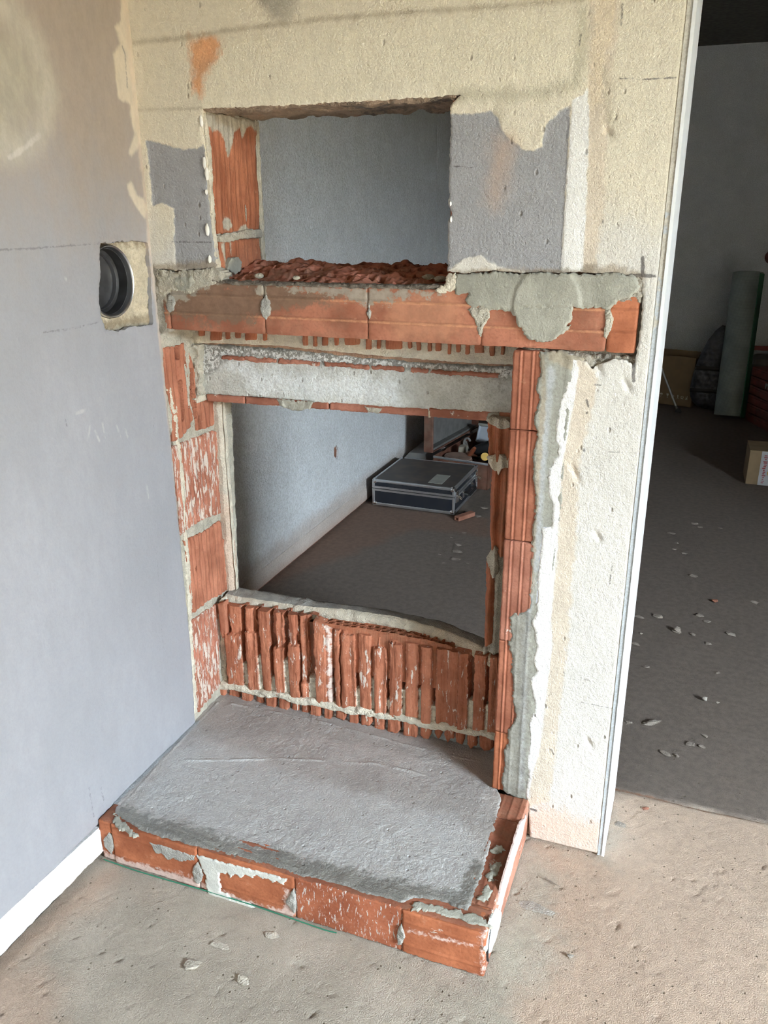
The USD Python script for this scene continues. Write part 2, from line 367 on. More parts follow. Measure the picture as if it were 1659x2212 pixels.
# ---- floor: one rough screed, fine where the picture is near
def floor_h(a, b):
    near = np.clip((0.35 - b) / 0.1, 0, 1)
    h = fbm(a, b, 0, 7, 3, 1) * 0.003 + fbm(a, b, 0, 60, 3, 2) * 0.0010 * (0.5 + near)
    h += 0.0012 * np.clip(fbm(a, b, 0, 130, 3, 3) - 0.10, 0, 1) * 4 * near * np.clip(1.1 - a, 0.15, 1)
    h -= 0.006 * np.clip(fbm(a, b, 3, 75, 2, 5) - 0.27, 0, 1) * 6 * near
    h -= 0.006 * np.exp(-((b - 0.268 - 0.012 * fbm(a, b, 0, 12, 3, 8)) / 0.004) ** 2) * (a > W - 0.05)
    return h - 0.003
def floor_mesh(x0, x1, y0, y1, res):
    nx, ny = int((x1 - x0) / res), int((y1 - y0) / res)
    X, Y = np.meshgrid(np.linspace(x0, x1, nx + 1), np.linspace(y0, y1, ny + 1))
    a, b = X.ravel(), Y.ravel(); i = np.arange((nx + 1) * (ny + 1)).reshape(ny + 1, nx + 1)
    q = np.stack([i[:-1, :-1], i[:-1, 1:], i[1:, 1:], i[1:, :-1]], -1).reshape(-1, 4)
    F = np.vstack([q[:, [0, 1, 2]], q[:, [0, 2, 3]]])
    AB = np.stack([a, b], 1)
    pink = on('z', 0, [(1150, 1810), (1303, 1850), (1335, 1690), (1700, 1770), (1750, 2400), (1120, 2400), (1130, 2150), (1180, 2050), (1180, 1960), (1230, 1900), (1160, 1860)])
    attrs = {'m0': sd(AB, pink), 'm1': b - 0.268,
             'm2': sd(AB, on('z', 0, [(-60, 2090), (140, 1930), (260, 1860), (200, 1960), (60, 2080), (150, 2130), (120, 2330), (-80, 2330)])),
             'm3': sd(AB, on('z', 0, [(700, 2000), (1050, 2140), (1150, 1830), (1200, 1900), (1130, 2080), (1060, 2230), (880, 2130), (760, 2070)])),
             'm4': sdl(AB, [([tuple(at(1325, 1700, 'z', 0)[:2]), tuple(at(1430, 1725, 'z', 0)[:2]), tuple(at(1530, 1752, 'z', 0)[:2]), tuple(at(1665, 1778, 'z', 0)[:2])], 0.006)]),
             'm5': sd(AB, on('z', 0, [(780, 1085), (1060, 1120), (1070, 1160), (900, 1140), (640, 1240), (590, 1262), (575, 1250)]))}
    return (np.stack([a, b, floor_h(a, b)], 1), F), attrs
M['floor'] = layered('screed_floor', (0.475, 0.415, 0.345), [
    ('m0', (0.565, 0.405, 0.305), 5.0, 0.10, 0.07, 0.10, 0.75),
    ('m2', (0.52, 0.36, 0.27), 7.0, 0.05, 0.05, 0.1, 0.6),
    ('m3', (0.43, 0.385, 0.315), 18.0, 0.05, 0.03, 0.15, 0.6),
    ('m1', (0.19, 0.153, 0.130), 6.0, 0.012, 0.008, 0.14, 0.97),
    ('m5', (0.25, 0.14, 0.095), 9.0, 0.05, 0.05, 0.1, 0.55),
    ('m4', (0.22, 0.11, 0.065), 30.0, 0.006, 0.003, 0.2, 0.9)],
    base_amt=0.13, base_scale=7.0, grain=(380.0, 0.003, 1.0), pits=0.95, spec=0.3, grit=0.5, pit_scale=52.0)
fl = struct('floor', 'rough dusty screed floor, pinkish near the doorway and darker in the back room', 'floor')
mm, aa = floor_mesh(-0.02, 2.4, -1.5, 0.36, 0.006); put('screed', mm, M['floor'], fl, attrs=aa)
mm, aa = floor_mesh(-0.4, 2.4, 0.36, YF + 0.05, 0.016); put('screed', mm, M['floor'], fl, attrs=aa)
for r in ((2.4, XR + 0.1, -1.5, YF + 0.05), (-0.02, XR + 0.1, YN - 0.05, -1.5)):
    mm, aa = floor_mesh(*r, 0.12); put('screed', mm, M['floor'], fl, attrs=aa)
put('slab', box(-0.5, XR + 0.3, YN - 0.1, YF + 0.1, -0.25, -0.03), M['room_white'], fl)

c = struct('ceiling', 'dark unplastered concrete ceiling of the back room', 'ceiling')
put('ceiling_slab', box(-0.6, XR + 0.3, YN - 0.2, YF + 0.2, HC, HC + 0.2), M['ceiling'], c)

w = struct('wall_far', 'white plastered wall at the far end of the back room')
put('plaster', box(XL - 0.2, XR + 0.2, YF, YF + 0.2, -0.05, HC), M['far_white'], w)
w = struct('wall_near', 'wall behind the viewpoint')
put('plaster', box(-0.3, XR + 0.2, YN - 0.2, YN, -0.05, HC), M['room_white'], w)
w = struct('wall_right', 'window wall of the open space')
y0, y1, z0, z1 = WIN
put('block_work', box(XR, XR + 0.25, 0.3, YF, -0.05, HC), M['core'], w, label='unseen back room wall, given bare clay to absorb light')  # unseen wall, dark clay finish added to soak up bounced light
put('plaster', mbox(XR, XR + 0.25, YN, 0.3, -0.05, HC) - mbox(XR - 0.1, XR + 0.4, y0, y1, z0, z1), M['room_white'], w)
w3 = struct('added_wall_stub', 'unseen wall stub added to keep window light off the back room')
put('plaster', box(3.44, XR + 0.01, 0.0, T, -0.05, HC), M['room_white'], w3)  # added out of view to block window light
wn = struct('window_1', 'tall balcony window that lights the room', 'window')
for r in ((y0, y0 + 0.06, z0, z1), (y1 - 0.06, y1, z0, z1), (y0, y1, z0, z0 + 0.06), (y0, y1, z1 - 0.06, z1)):
    put('window_frame', box(XR + 0.10, XR + 0.16, r[0], r[1], r[2], r[3]), M['bead'], wn)
g = G(); M['grass'] = g.done('garden_grass', g.vary(g.pos(), (0.30, 0.27, 0.10), 3.0, 0.3), 0.95)
put('garden_ground', box(XR + 0.3, 60, -40, 40, -0.6, -0.35), M['grass'], label='sunny lawn outside the balcony window', cat='lawn', kind='structure')

# ---- side wall of the back room, with its unpainted foot and the small hole
w = struct('wall_left_far', 'white stippled side wall of the back room seen through the openings')
hole = Polygon(on('x', XL, [(722, 968), (727, 960), (732, 972), (731, 986), (727, 993), (722, 985)]))
yy0, yy1 = T - 0.02, YF
pl = Polygon([(yy0, 0.085), (yy1, 0.085), (yy1, HC), (yy0, HC)])
crack = on('x', XL, [(943, 236), (944, 300), (942, 400), (943, 480), (944, 576)])
pl_f = ragged(Polygon([(yy0, 0.085), (3.36, 0.085), (3.36, HC), (yy0, HC)]).difference(hole), 0.0015, 60, 3, 0.006)
ms, AB = sheet(pl_f, 'x', XL, 0.012, 0.016, lambda a, b: fbm(a, b, 0, 60, 3, 4) * 0.0016 + fbm(a, b, 0, 3, 3, 6) * 0.004)
M['far_side'] = layered('far_side_plaster', (0.85, 0.865, 0.89), [('m0', (0.50, 0.38, 0.30), 12.0, 0.03, 0.04, 0.1, 0.55)], grain=(120.0, 0.007, 1.0), base_amt=0.05)
put('plaster', ms, M['far_side'], w, attrs={'m0': 0.06 - (AB[:, 1] - 0.085)})
ms, AB = sheet(Polygon([(3.380, 0.085), (yy1, 0.085), (yy1, HC), (3.380, HC)]), 'x', XL - 0.002, 0.012, 0.05)
put('plaster', ms, M['far_side'], w, attrs={'m0': 0.06 - (AB[:, 1] - 0.085)})
put('masonry', box(XL - 0.2, XL - 0.0115, yy0, YF, -0.03, HC), M['brick_dark'], w, label='red masonry bared in the crack and the hole')
w2 = struct('baseboard_left_far', 'bare dusty plaster foot along the back room side wall', 'baseboard')
ms, AB = sheet(Polygon([(yy0, 0.012), (yy1, 0.012), (yy1, 0.086), (yy0, 0.086)]), 'x', XL + 0.004, 0.012, 0.02, lambda a, b: fbm(a, b, 0, 40, 3, 4) * 0.003, 0.01, 0.003)
M['foot'] = layered('bare_foot', (0.62, 0.54, 0.49), [('m0', (0.48, 0.30, 0.22), 14.0, 0.03, 0.03, 0.1, 0.5)], grain=(150., .003, 1.))
put('plaster', ms, M['foot'], w2, attrs={'m0': 0.03 - AB[:, 1]})

# ---- left wall of the near room: grey board, smeared filler, flue hole, white foot strip
w = struct('wall_left', 'smooth grey plasterboard wall with cream filler smears and pencil lines')
hole = ragged(Polygon(on('x', 0, [(215, 548), (219, 527), (260, 522), (300, 521), (322, 526), (326, 570), (332, 700), (318, 703), (300, 704), (282, 708), (262, 714), (246, 716), (230, 714), (222, 690), (216, 655), (218, 600)])), 0.0035, 70, 4, 0.003)
edge_px = [(352, 712), (361, 745), (358, 800), (364, 840), (376, 890), (384, 950), (389, 1000), (393, 1060), (398, 1130), (404, 1200), (408, 1290), (412, 1350), (416, 1440), (421, 1545)]
low = on('x', 0, edge_px)
outline = [(YN, 0.096), (YN, HC), (0.006, HC), (0.006, 1.235)] + [(min(a, 0.004), b) for a, b in low] + [(-0.006, 0.10)]
board = Polygon(outline).buffer(0)
fine_y = -1.25
bf = ragged(Polygon([(max(a, fine_y), b) for a, b in board.exterior.coords]).buffer(0), 0.0022, 75, 5, 0.004, keep=lambda a, b: ((a > -0.05) & (b < 1.24)).astype(float)).difference(hole)
bf = bf.difference(Polygon([(-2, 2.2), (1, 2.2), (1, 3), (-2, 3)]))
ms, AB = sheet(bf, 'x', 0.0, 0.013, 0.0055, lambda a, b: fbm(a, b, 0, 5, 3, 4) * 0.002 + fbm(a, b, 0, 60, 2, 4) * 0.0003, 0.004, 0.002)
X0 = lambda p: on('x', 0, p)
cream1 = Polygon(X0([(262, -60), (300, -60), (300, 90), (312, 230), (322, 300), (318, 320), (300, 310), (283, 338), (278, 330), (292, 290), (284, 262), (280, 225), (255, 212), (250, 160), (246, 120), (258, 95), (250, 60), (262, 45)])).buffer(0)
cream2 = Polygon(X0([(275, 400), (284, 395), (296, 425), (310, 430), (318, 450), (312, 470), (300, 455), (290, 440), (280, 425)])).buffer(0)
c0 = np.array(at(10, 165, 'x', 0))[[1, 2]]
dist = np.hypot((AB[:, 0] - c0[0]) * 1.0, (AB[:, 1] - c0[1]) * 0.9)
marks = [(X0([(-20, 540), (60, 538), (140, 531), (215, 525)]), 0.0035), (X0([(95, 718), (150, 711), (215, 697)]), 0.003),
         (X0([(140, 893), (145, 922)]), 0.003), (X0([(192, 1700), (203, 1765)]), 0.003), (X0([(218, 1700), (224, 1730)]), 0.004), (X0([(333, 900), (331, 935)]), 0.0015), (X0([(338, 1180), (345, 1300), (352, 1400)]), 0.0012), (X0([(298, 95), (303, 180), (318, 300)]), 0.004), (X0([(264, 100), (270, 120), (275, 190)]), 0.004)]
whites = [(X0([(165, 893), (185, 886)]), 0.004), (X0([(20, 340), (50, 322), (85, 292)]), 0.009), (X0([(195, 920), (190, 950)]), 0.004), (X0([(205, 930), (215, 952)]), 0.003), (X0([(222, 915), (228, 945)]), 0.003), (X0([(252, 920), (262, 946)]), 0.003), (X0([(270, 925), (276, 944)]), 0.003), (X0([(317, 1050), (321, 1075)]), 0.004), (X0([(140, 600), (142, 604)]), 0.004)]
at_ = {'m0': np.maximum(sd(AB, cream1), sd(AB, cream2)), 'm1': 0.022 - np.abs(dist - 0.105), 'm2': sdl(AB, marks), 'm3': sdl(AB, whites), 'm4': AB[:, 0] + 0.012 + 0.02 * (AB[:, 1] - 1.4),
       'm5': sd(AB, X0([(-40, 40), (60, 80), (100, 190), (60, 290), (-40, 350)])), 'm6': AB[:, 1] - 1.50 + 0.15 * np.clip(AB[:, 0] + 0.3, -0.3, 0.3)}  # m6: brown dust film, partly the warm light up there painted in
M['board'] = layered('grey_board', (0.33, 0.33, 0.352), [
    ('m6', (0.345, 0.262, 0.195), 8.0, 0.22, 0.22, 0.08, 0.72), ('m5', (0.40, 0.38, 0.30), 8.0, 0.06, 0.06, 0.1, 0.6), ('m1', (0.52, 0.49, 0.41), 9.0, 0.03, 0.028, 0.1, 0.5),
    ('m0', (0.60, 0.52, 0.41), 26.0, 0.010, 0.005, 0.08, 0.92), ('m4', (0.60, 0.48, 0.37), 30.0, 0.008, 0.006, 0.1, 0.55),
    ('m3', (0.62, 0.60, 0.57), 60.0, 0.005, 0.003, 0.1, 0.42), ('m2', (0.12, 0.12, 0.13), 150.0, 0.003, 0.0014, 0.2, 0.55)],
    base_amt=0.07, base_scale=4.0, stretch=(1, 1, 0.5), grain=(120.0, 0.0006, 0.8), rough=0.62, spec=0.4, grit=0.08)
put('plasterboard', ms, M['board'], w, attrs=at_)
put('plasterboard', box(-0.013, 0.0, YN, fine_y, 0.096, HC), M['board'], w)
put('plasterboard', box(-0.013, 0.0, fine_y, -0.0005, 2.2, HC), M['board'], w)
flue_c = (0.0, -0.140, 1.327)
mas = mbox(-0.36, -0.014, YN, -0.002, 0.04, HC) - mbox(-0.037, 0.1, -0.24, 0.01, 1.195, 1.43)
pipe_cut = trimesh.creation.cylinder(0.081, 0.30, sections=48); pipe_cut.apply_transform(trimesh.geometry.align_vectors([0, 0, 1], [1, 0, 0])); pipe_cut.apply_translation((-0.12, flue_c[1], flue_c[2]))
mas = mas - m3.Manifold(m3.Mesh(np.asarray(pipe_cut.vertices, np.float32), np.asarray(pipe_cut.faces, np.uint32)))
put('masonry', mas, M['mortar'], w)
# mortar bed round the pipe, at the bottom of the square hole
ring = Polygon([(-0.235, 1.198), (0.001, 1.198), (0.001, 1.428), (-0.235, 1.428)]).difference(Point(flue_c[1], flue_c[2]).buffer(0.0785, 32))
ms, AB = sheet(ring, 'x', -0.022, 0.014, 0.004, lambda a, b: fbm(a, b, 0, 30, 4, 7) * 0.012 + 0.010 * np.clip((a + 0.06) / 0.05, 0, 1))
M['flue_mortar'] = layered('flue_mortar', (0.56, 0.49, 0.37), [('m0', (0.30, 0.24, 0.16), 40.0, 0.02, 0.01, 0.2, 0.8)], base_amt=0.15, base_scale=25., grain=(140., 0.003, 1.0))
put('mortar', ms, M['flue_mortar'], w, attrs={'m0': 0.012 - np.minimum(np.abs(AB[:, 1] - 1.41), np.abs(AB[:, 1] - 1.235)) - 0.002})
fp = thing('flue_pipe', 'round steel flue pipe collar set in the square hole of the grey wall', 'pipe', (-0.012, flue_c[1], flue_c[2]))
put('collar', lathe([[0.0715, -0.20], [0.0715, -0.004], [0.073, 0.0], [0.0755, 0.0015], [0.0775, -0.001], [0.0775, -0.20]], d=(1, 0, 0), n=64), M['steel'], fp, smooth=40)
put('lining', lathe([[0.069, -0.20], [0.069, -0.012], [0.0713, -0.012], [0.0713, -0.20]], d=(1, 0, 0), n=64), M['soot'], fp, smooth=40)
put('inner_ring', lathe([[0.0598, -0.045], [0.0602, -0.036], [0.0608, -0.036], [0.0612, -0.045]], d=(1, 0, 0), n=64), M['steel'], fp, smooth=40)
put('cover', lathe([[0.0, -0.052], [0.035, -0.050], [0.060, -0.046], [0.0690, -0.035], [0.0690, -0.06], [0, -0.06]], d=(1, 0, 0), n=64), M['soot'], fp, smooth=50)

w = struct('baseboard_left', 'white plastered strip along the foot of the grey wall', 'baseboard')
strip = ragged(Polygon([(YN, 0.028), (-0.7, 0.024), (YD + 0.03, 0.018), (YD + 0.03, 0.089), (-0.735, 0.106), (YN, 0.112)]), 0.004, 40, 8, 0.006, keep=lambda a, b: (b < 0.05) * 1.0 + (b >= 0.05) * 0.15)
ms, AB = sheet(strip, 'x', 0.003, 0.016, 0.006, lambda a, b: fbm(a, b, 0, 40, 3, 4) * 0.0025, 0.006, 0.003)
M['white_foot'] = layered('white_foot', (0.80, 0.79, 0.80), [('m0', (0.62, 0.40, 0.30), 25.0, 0.04, 0.02, 0.15, 0.5)], base_amt=0.05, grain=(120., 0.0015, 1.))
put('plaster', ms, M['white_foot'], w, attrs={'m0': 0.02 - AB[:, 1] + 0.0})

# ================================================================== the partition with its openings
wb = struct('wall_back', 'partition of hollow clay blocks with two rough openings, patched plaster and mortar')
Y0 = lambda p: on('y', 0, p)
def sk(name, poly, plane, mat, off=0.0, t=0.01, res=0.004, disp=None, edge=0.004, drop=0.003, seed=0, attrs=None, parent=None, label=None, kind=None):
    ms, AB = sheet(poly, plane, off, t, res, disp, edge, drop, seed)
    return put(name, ms, mat, parent or wb, attrs=({k: f(AB) for k, f in attrs.items()} if attrs else {}), label=label, kind=kind)

UL, UR, UB, UT = 0.1638, 0.7095, 1.3534, 1.6752          # upper opening
ZL0, ZL1 = 1.209, 1.318                                   # lintel course
RX = 0.775                                                # right edge of the rear opening
# core: what is left of the block wall behind everything
core = mbox(XL - 0.1, W - 0.012, 0.012, T - 0.012, 0.0, HC)
core -= mbox(UL - 0.03, UR + 0.004, -0.1, 0.5, UB - 0.10, UT + 0.03)
core -= mbox(-0.05, 0.93, -0.1, 0.168, 0.0, 1.215)
core -= mbox(-0.05, RX + 0.04, 0.1, 0.5, 0.40, 1.10)
core -= mbox(-0.05, 1.10, -0.1, 0.075, ZL0 - 0.03, UB - 0.03)
put('core', core, M['core'], wb)

# ---- front plaster: one big skin with its patches
open_px = [(437, 234), (520, 231), (620, 227), (720, 222), (820, 217), (900, 212), (976, 206), (1000, 203), (988, 216), (974, 224), (972, 280), (970, 350), (970, 420), (969, 438), (974, 455), (976, 468), (968, 476), (968, 530), (966, 586), (968, 600), (460, 600), (466, 575), (460, 520), (457, 500), (452, 440), (447, 410), (449, 360), (446, 340), (441, 300), (437, 270)]
upper = ragged(Polygon(Y0(open_px)), 0.0028, 90, 11, 0.003)
cut = Polygon(Y0([(250, 583), (330, 580), (400, 584), (466, 577), (700, 585), (968, 588), (1080, 587), (1200, 588), (1300, 590), (1372, 593), (1388, 600), (1388, 650), (1384, 700), (1378, 762), (1370, 790), (1355, 782), (1340, 777), (1318, 776), (1300, 786), (1286, 793), (1280, 800), (1270, 785), (1255, 778), (1243, 772), (1236, 764), (1226, 765), (1222, 780), (1233, 798), (1222, 822), (1221, 842), (1213, 860), (1207, 890), (1201, 920), (1199, 945), (1207, 970), (1206, 984), (1194, 1000), (1184, 1011), (1186, 1040), (1183, 1066), (1190, 1080), (1193, 1093), (1192, 1137), (1172, 1140),
                    (1166, 1200), (1160, 1280), (1163, 1300), (1158, 1320), (1150, 1345), (1160, 1390), (1152, 1420), (1158, 1450), (1147, 1468), (1149, 1500), (1158, 1513), (1150, 1545), (1144, 1562), (1146, 1600), (1138, 1636), (1141, 1680), (1134, 1715), (1141, 1735), (1145, 1812), (1146, 2200), (250, 2200)]))
skin = Polygon([(-0.008, HC - 0.001), (W - 0.014, HC - 0.001), (W - 0.014, 0.006), (0.5, 0.0), (-0.008, 0.0)]).difference(cut)
skin = ragged(skin, 0.003, 85, 12, 0.0035, keep=lambda a, b: ((a > 0.02) & (a < W - 0.03) & (b < 1.40) & (b > 0.12)).astype(float))
skin = skin.difference(upper)
skin = max(getattr(skin, 'geoms', [skin]), key=lambda q: q.area)
top_skin = skin.intersection(shapely.box(-1, 1.93, 2, 3)); skin = skin.intersection(shapely.box(-1, -1, 2, 1.93))
P0 = lambda p: Polygon(Y0(p)).buffer(0)
grey_l = P0([(318, 303), (345, 310), (400, 324), (425, 321), (440, 312), (470, 590), (420, 590), (380, 575), (376, 450), (350, 438), (330, 445)])
grey_r = P0([(960, 247), (1030, 244), (1062, 240), (1078, 255), (1084, 285), (1110, 308), (1132, 322), (1150, 326), (1172, 316), (1176, 290), (1180, 268), (1196, 256), (1210, 240), (1233, 230), (1222, 420), (1213, 586), (1150, 592), (1075, 575), (1040, 552), (1000, 560), (960, 592)])
white = unary_union([P0([(1236, 216), (1262, 205), (1270, 190), (1273, 260), (1268, 420), (1258, 592), (1212, 588), (1224, 400)]),
                     P0([(1222, 766), (1245, 770), (1250, 800), (1238, 880), (1228, 930), (1214, 1000), (1210, 1060), (1208, 1106), (1203, 1201), (1190, 1337), (1193, 1392), (1180, 1500), (1166, 1616), (1150, 1672), (1142, 1722), (1120, 1722), (1120, 1300), (1160, 1100)])])
tan = unary_union([P0([(1272, 0), (1296, -80), (1345, -80), (1338, 60), (1322, 130), (1320, 260), (1312, 330), (1303, 450), (1290, 560), (1280, 592), (1256, 592), (1268, 420), (1272, 240)]),
                   P0([(1240, 766), (1290, 800), (1282, 880), (1262, 950), (1252, 1010), (1245, 1150), (1236, 1280), (1222, 1430), (1208, 1560), (1196, 1660), (1188, 1730), (1140, 1740), (1145, 1690), (1166, 1616), (1180, 1500), (1193, 1392), (1190, 1337), (1205, 1150), (1215, 1000), (1236, 880)])])
peach = P0([(1300, -80), (1335, -80), (1325, 60), (1312, 130), (1298, 210), (1280, 250), (1274, 200), (1280, 130), (1286, 60)])
pale = P0([(440, 236), (432, 190), (436, 150), (480, 90), (700, 62), (1000, 40), (1262, 22), (1262, 190), (1235, 212), (1090, 208), (975, 205)])
seam = [(Y0([(292, 92), (400, 83), (480, 68), (560, 58), (700, 42), (850, 30), (1000, 20), (1130, 10), (1260, 0)]), 0.007), (Y0([(300, 238), (380, 236), (436, 234)]), 0.0025)]
green = [(Y0([(1262, 30), (1258, 110), (1240, 180), (1180, 200), (1060, 205), (980, 207)]), 0.020), (Y0([(1070, 210), (1075, 250), (1070, 290)]), 0.010), (Y0([(1290, 130), (1310, 180), (1318, 260)]), 0.012)]  # greenish grey shadow bands painted into the plaster colour
greyt = P0([(540, -60), (660, -60), (640, 20), (615, 42), (590, 45), (560, 10)])
orange = P0([(415, 82), (472, 76), (482, 100), (462, 140), (446, 165), (440, 195), (432, 214), (424, 200), (420, 150), (410, 115)])
orange2 = P0([(1065, 300), (1110, 300), (1095, 380), (1070, 450), (1050, 430)])
pinkf = P0([(1120, 1745), (1180, 1742), (1240, 1760), (1310, 1780), (1306, 1850), (1140, 1815)])
dirty = [(Y0([(340, 580), (466, 572)]), 0.02), (Y0([(985, 589), (1080, 588), (1200, 588), (1390, 592)]), 0.012), (Y0([(1270, 585), (1345, 585)]), 0.02)]
penc = [(Y0([(372, 522), (456, 523)]), 0.0025), (Y0([(1389, 556), (1388, 592)]), 0.007), (Y0([(1362, 594), (1414, 596)]), 0.006), (Y0([(1370, 770), (1369, 822)]), 0.006), (Y0([(1212, 1010), (1203, 760)]), 0.0), (Y0([(1190, 815), (1206, 800)]), 0.0),
        (Y0([(1280, 830), (1300, 831)]), 0.002), (Y0([(1312, 975), (1375, 978)]), 0.0015), (Y0([(1324, 1215), (1317, 1260)]), 0.002), (Y0([(1268, 864), (1272, 878)]), 0.005), (Y0([(1269, 890), (1268, 893)]), 0.004), (Y0([(1262, 970), (1262, 974)]), 0.004), (Y0([(1345, 10), (1343, 55)]), 0.003), (Y0([(1256, 75), (1252, 100)]), 0.003),
        (Y0([(1303, 475), (1302, 490)]), 0.003), (Y0([(1455, 395), (1450, 410)]), 0.005), (Y0([(1374, 1120), (1371, 1130)]), 0.005), (Y0([(1255, 1515), (1325, 1530)]), 0.0012), (Y0([(1218, 1450), (1220, 1460)]), 0.004), (Y0([(1188, 1610), (1196, 1628)]), 0.003), (Y0([(1147, 1745), (1158, 1749)]), 0.006), (Y0([(1142, 1816), (1165, 1818), (1190, 1824)]), 0.008), (Y0([(1262, 1466), (1272, 1468)]), 0.002), (Y0([(1260, 1474), (1268, 1475)]), 0.002), (Y0([(968, 358), (1020, 362)]), 0.0015)]
penc = [p for p in penc if p[1] > 0]
seaml = [(Y0([(1340, 170), (1400, 172), (1460, 168)]), 0.002)]
gouge = [Y0([q])[0] for q in [(1313, 285), (1355, 832), (1242, 1020), (1292, 1158), (1272, 1602), (1290, 790)]]
def skin_disp(a, b):
    h = fbm(a, b, 0, 4, 3, 4) * 0.003 + fbm(a, b, 0, 90, 3, 4) * 0.0010
    AB = np.stack([a, b], 1)
    h += 0.0014 * np.clip(sd(AB, pale) / 0.01, -1, 1) * 0.5
    h -= 0.0022 * np.clip(sd(AB, unary_union([grey_l, grey_r])) / 0.003, -1, 1) * 0.5
    for i, (x, z) in enumerate(gouge):
        h -= 0.006 * np.exp(-(((a - x + (b - z) * 0.5) / 0.006) ** 2 + ((b - z) / (0.010 + 0.003 * (i % 3))) ** 2))
    return h
M['skin'] = layered('partition_plaster', (0.73, 0.70, 0.65), [
    ('k_top', (0.77, 0.695, 0.55), 8.0, 0.12, 0.10, 0.04, 0.85),  # upper plaster tone, with the yellowish light there painted into it
    ('k_pale', (0.80, 0.735, 0.59), 16.0, 0.010, 0.012, 0.05, 0.8),
    ('k_tan', (0.70, 0.60, 0.485), 45.0, 0.012, 0.006, 0.08, 0.85),
    ('k_green', (0.44, 0.405, 0.30), 28.0, 0.016, 0.012, 0.1, 0.55),
    ('k_greyt', (0.36, 0.335, 0.28), 20.0, 0.025, 0.015, 0.12, 0.8),
    ('k_peach', (0.76, 0.645, 0.49), 32.0, 0.012, 0.006, 0.07, 0.85),
    ('k_grey', (0.335, 0.335, 0.35), 34.0, 0.006, 0.0025, 0.05, 0.97),
    ('k_or2', (0.52, 0.36, 0.26), 14.0, 0.03, 0.03, 0.1, 0.5),
    ('k_white', (0.90, 0.89, 0.87), 38.0, 0.005, 0.002, 0.03, 0.98),
    ('k_orange', (0.70, 0.28, 0.09), 50.0, 0.020, 0.012, 0.2, 0.75),
    ('k_pink', (0.74, 0.52, 0.40), 14.0, 0.04, 0.03, 0.1, 0.6),
    ('k_dirty', (0.33, 0.27, 0.20), 55.0, 0.012, 0.006, 0.3, 0.75),
    ('k_seam', (0.40, 0.34, 0.24), 40.0, 0.006, 0.006, 0.15, 0.75),
    ('k_pen', (0.08, 0.07, 0.07), 160.0, 0.002, 0.0012, 0.2, 0.8)],
    base_amt=0.05, base_scale=6.0, grain=(170.0, 0.0024, 1.0), stretch=(1, 1, 0.75), pits=0.35, rough=0.88, grit=0.14)
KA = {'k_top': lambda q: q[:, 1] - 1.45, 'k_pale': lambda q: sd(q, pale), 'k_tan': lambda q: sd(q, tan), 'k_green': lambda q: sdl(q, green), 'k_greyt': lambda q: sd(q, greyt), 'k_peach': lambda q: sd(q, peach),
      'k_grey': lambda q: sd(q, unary_union([grey_l, grey_r])), 'k_or2': lambda q: sd(q, orange2), 'k_white': lambda q: sd(q, white), 'k_orange': lambda q: sd(q, orange),
      'k_pink': lambda q: sd(q, pinkf), 'k_dirty': lambda q: sdl(q, dirty), 'k_seam': lambda q: sdl(q, seam), 'k_pen': lambda q: sdl(q, penc + seaml)}
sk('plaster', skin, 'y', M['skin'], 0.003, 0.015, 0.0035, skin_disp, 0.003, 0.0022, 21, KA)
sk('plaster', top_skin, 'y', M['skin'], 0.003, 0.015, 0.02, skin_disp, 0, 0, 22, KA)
# bright chips along the cut edges of the upper opening
rng = random.Random(5)
for px, py in [(436, 262), (443, 352), (448, 376), (447, 415), (449, 497), (454, 560), (974, 440), (975, 474)]:
    x, z = Y0([(px, py)])[0]; r = (0.0035 + rng.random() * 0.004) * (0.6 if px > 900 else 1)
    m = trimesh.creation.icosphere(2, 1.0); v = m.vertices; v *= (1 + 0.5 * fbm(v[:, 0], v[:, 1], v[:, 2] + px, 1.6, 3, 2))[:, None] * np.array([r * 0.6, 0.005, r * (1.1 + rng.random())]); m.vertices = v + [x, -0.002, z]
    put('chipped_edge', m, M['white_chip'], wb, smooth=True)

# ---- free end: plaster return and white corner bead
put('end_plaster', box(W - 0.016, W, -0.001, T + 0.001, 0.0, HC), M['bead'], wb, label='white end face of the partition')
put('corner_bead', mbox(W - 0.0055, W + 0.0008, -0.0060, -0.0005, 0.004, HC - 0.001) + mbox(W - 0.002, W + 0.0008, -0.0060, 0.016, 0.004, HC - 0.001), M['bead'], wb)
ms, AB = sheet(Polygon([(W - 0.0150, 0.004), (W - 0.005, 0.004), (W - 0.005, HC), (W - 0.0150, HC)]), 'y', 0.0038, 0.012, 0.01)
M['bead_wing'] = layered('bead_wing', (0.56, 0.60, 0.64), [('m0', (0.62, 0.58, 0.50), 18.0, 0.4, 0.05, 0.1, 0.9)])
put('bead_wing', ms, M['bead_wing'], wb, attrs={'m0': (AB[:, 1] - 1.35) * 1.2})

# ---- back plaster, seen as the pale edges round the openings
back = Polygon([(XL, 0), (W - 0.016, 0), (W - 0.016, HC), (XL, HC)])
lowhole = Polygon([(0.021, 0.405), (0.30, 0.395), (0.60, 0.375), (RX + 0.01, 0.37), (RX + 0.02, 1.02), (0.3, 1.02), (0.021, 1.01)])
uphole = Polygon([(UL - 0.001, UB - 0.03), (UR + 0.02, UB - 0.03), (UR + 0.02, UT + 0.01), (UL - 0.001, UT + 0.004)])
bk = back.difference(ragged(lowhole, 0.003, 60, 31, 0.006)).difference(ragged(uphole, 0.002, 60, 32, 0.006))
sk('plaster', bk, 'Y', M['mortar_light'], T, 0.014, 0.03, None, 0, 0, label='pale plaster on the back of the partition')

